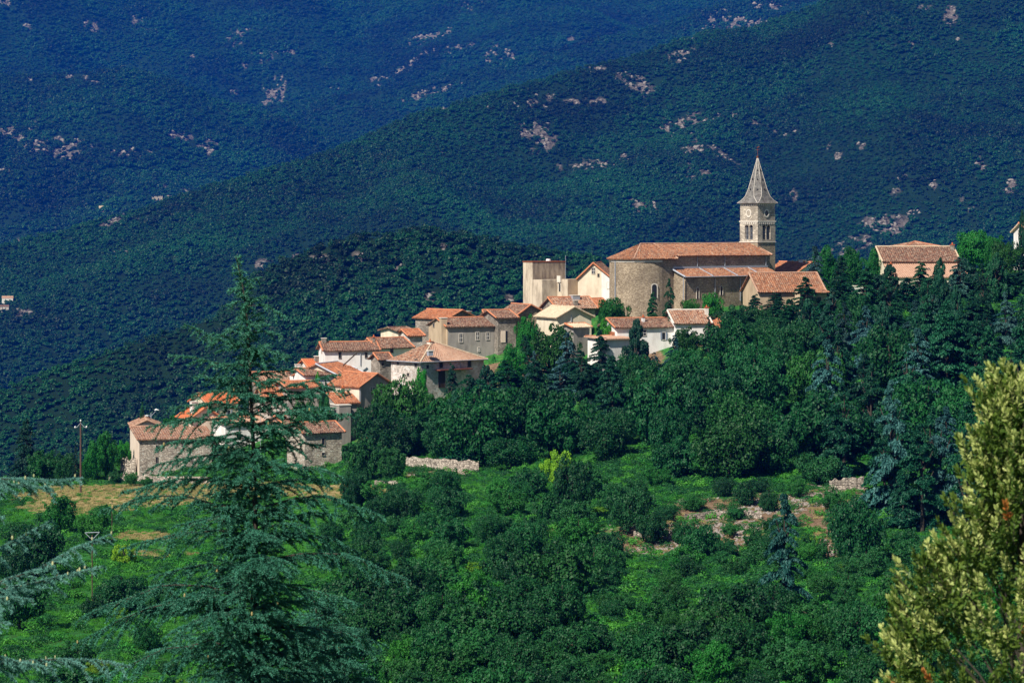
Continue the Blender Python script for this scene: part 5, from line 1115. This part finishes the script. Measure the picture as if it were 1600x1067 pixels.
o = empty('road_sign', (x_, y_, zg), 0, 'round red and white road sign glimpsed through the cedar boughs', 'road sign'); mb = MB(); mb.tube([(0, .05, 0), (0, .05, zt - zg)], .05, 6); mb.obj('post', M['zinc'], o)
def disc(r0, r1, y0, y1, z):
    mb = MB(); mb.tube([(0, y0, z), (0, y1, z)], r0, 20); return mb
zz = zt - zg; disc(.42, 0, 0, .03, zz).obj('sign_face', M['sign_red'], o); disc(.28, 0, -.012, -.002, zz).obj('white_disc', M['sign_white'], o)
mb = MB(); mb.box(-.2, .2, -.022, -.014, zz - .05, zz + .05); mb.obj('bar', M['wood_dark'], o)
mb = MB(); mb.box(-.8, -.42, 0, .03, zz - .62, zz - .3); mb.obj('plate', M['sign_white'], o)
g = ground_at(858, 908); o = empty('wayside_cross', g, R(10), 'small pale metal cross standing on bare earth low on the slope', 'cross')
mb = MB(); mb.box(-.28, .28, -.28, .28, -.3, .18); mb.obj('plinth', M['stone_grey'], o)
mb = MB(); mb.tube([(0, 0, .18), (0, 0, 1.15)], .05, 6); mb.tube([(-.4, 0, .78), (.4, 0, .78)], .05, 6)
for a, b in ((0, 1.15), (-.4, .78), (.4, .78)): mb.tube([(a, 0, b - .07), (a, 0, b + .07)], [.11, .11], 6)
mb.obj('cross', M['steel'], o)
g = ground_at(1178, 990); g.z -= .8; o = empty('bare_tree', g, 0, 'dead leafless tree with a pale forked trunk low on the slope', 'tree'); k = g.y / F
mb = MB(); mb.tube([(0, 0, -.5), (-.1, 0, 20 * k), (-8 * k, 0, 44 * k), (-12 * k, 0, 62 * k)], [.12, .10, .06, .02], 6)
for a in ((-6, 40, -18, 60), (-3, 30, 8, 52), (-8, 46, 0, 66), (-2, 25, -14, 40), (-10, 52, -20, 64)): mb.tube([(a[0] * k, 0, a[1] * k), ((a[0] + a[2]) / 2 * k, .3, (a[1] + a[3]) / 2 * k + .2), (a[2] * k, .5, a[3] * k)], [.04, .03, .012], 5)
mb.obj('trunk', M['bark_pale'], o)
# ------------------------------------------------------------------ foreground: cedars and pale bush
def needle_tree(name, label, base, axis, prims, mat, seed, tuft_len=.045, step=.042, cones=60, cone_mat='cone', sec_gap=.085, needles=7, sec_k=.34, trunk_r=.10, nw=.010, cone_s=1.0):
    """axis: trunk points; prims: list of branch polylines (numpy (k,3)), all in world coordinates; geometry stored relative to base"""
    rng = np.random.default_rng(seed); root = empty(name, base, 0, label, 'tree'); bs = np.array(base)
    wood = MB(); k = len(axis); wood.tube([Vector(a - bs) for a in axis], [trunk_r * (1 - i / (k - .9)) ** 1.35 + .005 for i in range(k)], 8)
    tp, td, CN = [], [], []
    for pl in prims:
        seg = np.linalg.norm(np.diff(pl, axis=0), axis=1); L = seg.sum(); cum = np.concatenate([[0], np.cumsum(seg)])
        wood.tube([Vector(p - bs) for p in pl], [max(.005, .009 * L * (1 - i / (len(pl) - .7))) for i in range(len(pl))], 5)
        def at_s(s): return np.array([np.interp(s, cum, pl[:, j]) for j in range(3)])
        n = int(L / sec_gap)
        for i in range(n):
            s = L * (.10 + .9 * (i + rng.random()) / n); p = at_s(s); d = unit((at_s(min(L, s + .1)) - at_s(max(0, s - .1)))[None])[0]
            lat = unit(np.cross(d, [0, 0, 1])[None])[0] * (1 if i % 2 else -1)
            ln = (sec_k * L * (1 - s / L) ** .75 + .09) * rng.uniform(.55, 1.2); ln = min(ln, .85)
            dr = unit((d * rng.uniform(.45, .9) + lat * rng.uniform(.6, 1) + np.array([0, 0, rng.uniform(-.18, .12)]))[None])[0]
            m = max(2, int(ln / step)); t = np.linspace(.08, 1, m)
            q = p + dr * (t * ln)[:, None]; q[:, 2] -= (t ** 1.6) * ln * rng.uniform(.1, .75)
            dd = np.tile(dr, (m, 1)); dd[:, 2] -= t * .4
            tp.append(q); td.append(dd)
            if m > 3: wood.tube([Vector(p - bs), Vector(q[m // 2] - bs), Vector(q[-1] - bs)], [.009, .006, .003], 3)
            # short side shoots
            for j in range(1, m - 1, 2):
                if rng.random() < .38:
                    l2 = ln * .28 * rng.uniform(.4, 1) * (1 - t[j] * .5); m2 = max(1, int(l2 / step)); t2 = np.linspace(.3, 1, m2); d2 = unit((dr * .7 + lat * rng.choice([-1, 1]) * .7 + d * .5 * rng.choice([-1, 1]))[None])[0]
                    q2 = q[j] + d2 * (t2 * l2)[:, None]; q2[:, 2] -= t2 * l2 * .2; tp.append(q2); td.append(np.tile(d2, (m2, 1)))
            if rng.random() < cones / max(1, len(prims) * 20): CN.append(q[int(m * .4)] + [0, 0, .05])
        s = np.arange(L * .25, L, step); q = np.array([at_s(v) for v in s]);
        if len(q): tp.append(q); td.append(np.tile(unit((pl[-1] - pl[-2])[None])[0], (len(q), 1)))
    P_ = np.concatenate(tp); D = unit(np.concatenate(td)); n = len(P_)
    # each tuft: a rosette of slim needles leaning forward and up
    P2 = np.repeat(P_, needles, 0); D2 = np.repeat(D, needles, 0); rd = rng.normal(size=P2.shape) + [0, 0, .55]
    nd = unit(unit(rd) * 1.0 + D2 * .75); ln = tuft_len * rng.uniform(.7, 1.25, (len(P2), 1)); sd = unit(np.cross(nd, rng.normal(size=nd.shape))) * nw
    V = np.stack([P2 - sd, P2 + sd, P2 + nd * ln + sd * .35, P2 + nd * ln - sd * .35], 1).reshape(-1, 3) - bs
    link('crown', np_mesh('needles', V, np.arange(len(P2))[:, None] * 4 + [0, 1, 2, 3], M[mat]), root)
    wood.obj('trunk', M['bark'], root)
    cmb = MB(); cmb.tube([(0, 0, -.03), (0, 0, -.01), (0, 0, .03), (0, 0, .055)], [.010, .021, .019, .006], 8); cme = cmb.mesh('cone', M[cone_mat])
    for c in CN[:95]: link('cone', cme, root, c - bs, rng.uniform(0, 6), (rng.uniform(.75, 1.2) * cone_s,) * 3)
    print(name, n, 'tufts', len(CN)); return root
def npat(px, py, Y): return np.array(at(px, py, Y))
def arc(p0, p1, lift, droop, n=7, wob=0.0, rng=None):
    t = np.linspace(0, 1, n)[:, None]; p = p0 * (1 - t) + p1 * t; L = np.linalg.norm(p1 - p0)
    p[:, 2] += (lift * np.sin(t[:, 0] * math.pi) * L - droop * t[:, 0] ** 3 * L * 0)
    if rng is not None: p[1:-1] += rng.normal(size=(n - 2, 3)) * wob * L
    return p
CY = 58.0
ax_px = [(405, 1250), (404, 1130), (402, 1060), (400, 930), (399, 820), (397, 720), (393, 640), (391, 580), (388, 520), (384, 478), (378, 440), (368, 401)]
AX = np.array([npat(a, b, CY) for a, b in ax_px])
def trunk_at(py): return np.array([np.interp(-py, [-b for a, b in ax_px], AX[:, j]) for j in range(3)])
rng = np.random.default_rng(4); PR = []
def add(py0, tx, ty, dy=0.0, lift=.06): PR.append(arc(trunk_at(py0), npat(tx, ty, CY) + np.array([0, dy, 0]), lift, 0, 8, .012, rng))
# boughs read off the photograph: (row on trunk, tip px, tip row, depth offset, arch)
for a in [(452,357,452,0,.0),(446,408,434,0,.1),(470,352,478,.2,.04),(478,446,494,-.2,.12),(500,350,523,-.3,.06),(520,440,528,.3,.1),(545,285,508,.3,-.02),(540,330,528,-.4,.02),(548,455,556,-.4,.06),(575,266,554,-.3,.0),(590,468,578,.5,.03),(600,298,592,.6,.02),
          (610,300,618,-.6,.05),(622,532,585,-.2,.02),(640,545,612,.5,.08),(640,262,640,.4,.06),(668,236,664,-.8,.08),(665,528,634,-.9,.07),(690,240,704,.5,.06),(690,560,650,.2,.1),(705,236,731,-.6,.05),(700,500,700,.8,.02),(735,540,745,-.5,.1),
          (765,188,770,.2,.1),(765,528,756,.6,.08),(800,165,792,-.7,.09),(795,600,806,-.3,.12),(835,200,850,-.9,.08),(840,560,872,.8,.1),(880,640,904,-.2,.12),(890,230,905,.6,.07),(920,560,940,-.7,.08),(935,130,962,-.4,.13),(960,110,1012,.4,.12),(980,600,1010,.2,.06),(1010,160,1050,-1,.1),(1040,480,1100,-1.3,.06),(1060,300,1110,-1.5,.05)]: add(*a)
py = 425.0
while py < 1225:
    Lp = np.interp(py, [420, 470, 520, 560, 620, 700, 800, 900, 1000, 1100, 1250], [9, 24, 36, 50, 76, 92, 112, 130, 145, 165, 170]) * (rng.uniform(.45, 1.0) if rng.random() < .82 else rng.uniform(1.1, 1.5))
    a = rng.uniform(0, 2 * math.pi); L = Lp * CY / F; t0 = trunk_at(py); up = np.interp(py, [420, 560, 760, 1200], [.42, .34, .10, -.02]) + rng.uniform(-.07, .07)
    PR.append(arc(t0, t0 + np.array([math.cos(a) * L, math.sin(a) * L, up * L]), .07, 0, 7, .015, rng)); py += np.interp(py, [420, 600, 900, 1200], [4.2, 5.4, 5.0, 4.8])
for py in np.concatenate([np.arange(590, 760, 3.4), np.arange(760, 1240, 2.2)]):
    a = rng.uniform(math.pi * .95, math.pi * 2.05); L = rng.uniform(18, 62 + max(0, py - 720) * .12) * min(1, (py - 500) / 190) * CY / F; t0 = trunk_at(py)
    PR.append(arc(t0, t0 + np.array([math.cos(a) * L, math.sin(a) * L, rng.uniform(-.15, .45) * L]), .08, 0, 6, .02, rng))
for py in np.arange(404, 600, 1.7):      # short tufted twigs clothing the leader
    a = rng.uniform(0, 2 * math.pi); L = rng.uniform(4, 9 + (py - 404) * .09) * CY / F; t0 = trunk_at(py)
    PR.append(arc(t0, t0 + np.array([math.cos(a) * L, math.sin(a) * L, rng.uniform(.3, .8) * L]), .05, 0, 5, .02, rng))
needle_tree('cedar_tree', 'tall open blue-green cedar with small tan cones in the left foreground', tuple(trunk_at(1250)), AX, PR, 'cedar_near', 5, cones=170, tuft_len=.050, step=.026, sec_gap=.15, needles=7, sec_k=.42, nw=.009)
# dense dark lower skirt of a second cedar at its right foot
rng = np.random.default_rng(14); Y2 = 66.0; ax2 = [(520, 1330), (515, 1150), (505, 1030), (495, 960), (488, 925)]; A2 = np.array([npat(a, b, Y2) for a, b in ax2]); P2_ = []
py = 935.0
def t2(py): return np.array([np.interp(-py, [-b for a, b in ax2], A2[:, j]) for j in range(3)])
while py < 1260:
    Lp = np.interp(py, [930, 1000, 1100, 1260], [24, 70, 105, 120]) * rng.uniform(.7, 1.1); a = rng.uniform(0, 6.28); L = Lp * Y2 / F; t0 = t2(py)
    P2_.append(arc(t0, t0 + np.array([math.cos(a) * L, math.sin(a) * L, .12 * L]), .05, 0, 6, .02, rng)); py += 2.2
needle_tree('cedar_tree', 'lower dense dark cedar crowded against the right foot of the tall open cedar', tuple(t2(1330)), A2, P2_, 'cedar_near', 6, cones=0, needles=8, tuft_len=.06, sec_gap=.08)
# silvery cedar boughs entering from the left, trunk outside the frame
Y3 = 34.0; rng = np.random.default_rng(24); ax3 = [(-260, 1900), (-258, 1300), (-255, 1050), (-250, 850), (-245, 640), (-240, 480)]; A3 = np.array([npat(a, b, Y3) for a, b in ax3]); P3 = []
def t3(py): return np.array([np.interp(-py, [-b for a, b in ax3], A3[:, j]) for j in range(3)])
for (py0, tx, ty, dy, lf) in [(860, 128, 748, 0, .10), (840, 62, 775, .9, .12), (1010, 172, 836, 0, -.02), (1040, 152, 893, .5, .06), (990, 60, 930, -.4, .08), (1000, 70, 820, .5, .0), (1150, 200, 1045, .2, .12), (1120, 90, 1035, -.4, .13), (1180, 160, 1085, -.5, .1), (1060, 30, 960, -.7, .1), (900, 20, 800, -.6, .1)]:
    P3.append(arc(t3(py0), npat(tx, ty, Y3) + np.array([0, dy, 0]), lf, 0, 9, .008, rng))
for i in range(34):
    py0 = 560 + i * 22; a = rng.uniform(0, 6.28); L = rng.uniform(.8, 1.7); t0 = t3(py0)
    e_ = t0 + np.array([math.cos(a) * L, math.sin(a) * L, .1 * L])
    P3.append(arc(t0, e_, .06, 0, 6, .02, rng))
needle_tree('cedar_tree', 'silvery blue cedar whose boughs with pale cones reach in from the left edge', tuple(t3(1900)), A3, P3, 'cedar_left', 7, cones=260, tuft_len=.032, step=.017, sec_gap=.085, sec_k=.24, needles=9, nw=.005, cone_s=.62, cone_mat='cone_pale', trunk_r=.16)

# pale yellow-green bush, right foreground
def leafy_bush():
    YB = 30.0; rng = np.random.default_rng(31); k = YB / F
    cxp, base_py = 1600, 1500
    base = npat(cxp, base_py, YB); root = empty('evergreen_bush', tuple(base), 0, 'pale yellow-green leafy bush filling the right foreground corner', 'bush')
    # silhouette half-extent to the left of the axis at each row
    rows_ = [545, 575, 600, 640, 700, 760, 800, 850, 900, 950, 1000, 1060, 1150, 1350]; ext = [10, 60, 82, 84, 98, 94, 104, 165, 200, 212, 225, 236, 270, 260]
    wood = MB(); ax = np.array([npat(1600, 1500, YB), npat(1604, 1200, YB), npat(1596, 900, YB), npat(1600, 700, YB), npat(1590, 575, YB)])
    wood.tube([Vector(p - base) for p in ax], [.09, .07, .045, .025, .008], 7)
    P, D, Ci = [], [], []
    tips = []
    for i in range(1000):
        py = rng.uniform(560, 1330); e = np.interp(py, rows_, ext); a = rng.uniform(0, 6.28); r = e * rng.uniform(.25, 1.0) ** .6
        # bias to lobes: bunch the shoots
        q = npat(cxp, py, YB) + np.array([math.cos(a) * r * k, math.sin(a) * r * k * .8, 0]); tips.append((q, r / e))
    for px, py, n in ((1555, 568, 9), (1570, 590, 7), (1530, 600, 8), (1590, 620, 6), (1510, 690, 9), (1535, 700, 9), (1550, 660, 8), (1525, 720, 7), (1500, 790, 7), (1455, 850, 9), (1440, 870, 8), (1465, 880, 8), (1420, 905, 8), (1395, 935, 8), (1410, 960, 8), (1380, 985, 8), (1405, 1005, 8), (1440, 940, 8), (1480, 830, 6), (1395, 1040, 8), (1385, 1075, 8), (1560, 760, 8), (1590, 700, 8), (1520, 800, 8), (1580, 830, 8), (1500, 900, 8)):
        for j in range(n): tips.append((npat(px + rng.normal(0, 13), py + rng.normal(0, 12), YB) + np.array([0, rng.normal(0, .15), 0]), 1.0))
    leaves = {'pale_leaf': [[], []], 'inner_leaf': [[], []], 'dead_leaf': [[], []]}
    for q, rr in tips:
        z = q[2] - .35 - rng.uniform(0, .25); ax0 = np.array([np.interp(-z, -ax[::-1][:, 2][::1], ax[::-1][:, j]) for j in range(3)]) if False else npat(cxp, HZ - z * F / YB, YB)
        d = unit((q - ax0)[None])[0]; L = rng.uniform(.16, .34); s0 = q - (d * .5 + np.array([0, 0, .75])) * L
        up = unit((d * .55 + np.array([0, 0, .8]) + rng.normal(size=3) * .18)[None])[0]
        if rng.random() < .05: wood.tube([Vector(ax0 - base - np.array([0, 0, 1.1])), Vector(ax0 * .5 + s0 * .5 - base - np.array([0, 0, .45])), Vector(ax0 * .2 + s0 * .8 - base - np.array([0, 0, .2])), Vector(s0 - base)], [.016, .011, .007, .004], 4)
        wood.tube([Vector(s0 - base), Vector(s0 + up * L - base)], [.006, .002], 3)
        m = rng.integers(24, 38); t = rng.uniform(.0, 1, m) ** .8
        pp = s0 + up * (t * L)[:, None]; az = rng.uniform(0, 6.28, m); u1 = unit(np.cross(up, [0.2, .9, .1])[None])[0]; u2 = np.cross(up, u1)
        rad_ = u1 * np.cos(az)[:, None] + u2 * np.sin(az)[:, None]; ld = unit(rad_ * (1.05 - .6 * t)[:, None] + up * (.45 + .7 * t)[:, None])
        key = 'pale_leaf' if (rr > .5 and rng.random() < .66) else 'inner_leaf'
        pyq = HZ - q[2] * F / q[1]
        if rng.random() < (.12 if (pyq > 1030 and q[0] < 5.4) else .008): key = 'dead_leaf'
        leaves[key][0].append(pp); leaves[key][1].append(ld)
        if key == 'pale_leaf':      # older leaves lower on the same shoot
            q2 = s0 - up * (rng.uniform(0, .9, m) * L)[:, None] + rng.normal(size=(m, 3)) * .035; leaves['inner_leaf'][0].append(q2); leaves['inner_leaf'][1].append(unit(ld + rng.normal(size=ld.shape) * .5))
    for key, (pl, dl) in leaves.items():
        P_ = np.concatenate(pl); D_ = unit(np.concatenate(dl) + rng.normal(size=(len(P_), 3)) * .12) if pl else None
        n = len(P_); ln = rng.uniform(.045, .085, (n, 1)) * (1.0 if key == 'pale_leaf' else 1.15); sd = unit(np.cross(D_, rng.normal(size=D_.shape))); nn = np.cross(sd, D_); wd = ln * .19
        a0 = P_; b0 = P_ + D_ * ln * .35 + sd * wd + nn * wd * .4; b1 = P_ + D_ * ln * .35 - sd * wd + nn * wd * .4; c0 = P_ + D_ * ln * .75 + sd * wd * .8 + nn * wd * .3; c1 = P_ + D_ * ln * .75 - sd * wd * .8 + nn * wd * .3; tpt = P_ + D_ * ln; mid = P_ + D_ * ln * .55
        V = np.stack([a0, b0, c0, tpt, c1, b1, mid], 1).reshape(-1, 3) - base; i = np.arange(n)[:, None] * 7
        Fq = np.concatenate([i + f for f in ([0, 1, 6], [1, 2, 6], [2, 3, 6], [3, 4, 6], [4, 5, 6], [5, 0, 6])])
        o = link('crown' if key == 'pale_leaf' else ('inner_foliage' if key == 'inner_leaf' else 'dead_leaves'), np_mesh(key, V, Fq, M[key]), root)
    wood.obj('trunk', M['bark'], root)
leafy_bush()
# ------------------------------------------------------------------ haze: the blue mountain air, one even closed volume
def haze():
    mb = MB(); mb.box(-7000, 7000, -140, 10800, -378, 1900)
    m = bpy.data.materials.new('blue_air'); m.use_nodes = True; nt = m.node_tree; nt.nodes.clear()
    out = nt.nodes.new('ShaderNodeOutputMaterial'); v = nt.nodes.new('ShaderNodeVolumePrincipled')
    v.inputs['Color'].default_value = (*HAZE_COL, 1); v.inputs['Density'].default_value = HAZE_D
    v.inputs['Absorption Color'].default_value = (0.45, 0.45, 0.45, 1)
    v.inputs['Anisotropy'].default_value = 0.0
    nt.links.new(v.outputs[0], out.inputs['Volume'])
    tag(mb.obj('haze', m), 'blue haze hanging in the air between the village and the mountains', kind='stuff')
HAZE_COL = (0.002, 0.072, 0.50); HAZE_D = 0.000105
haze()
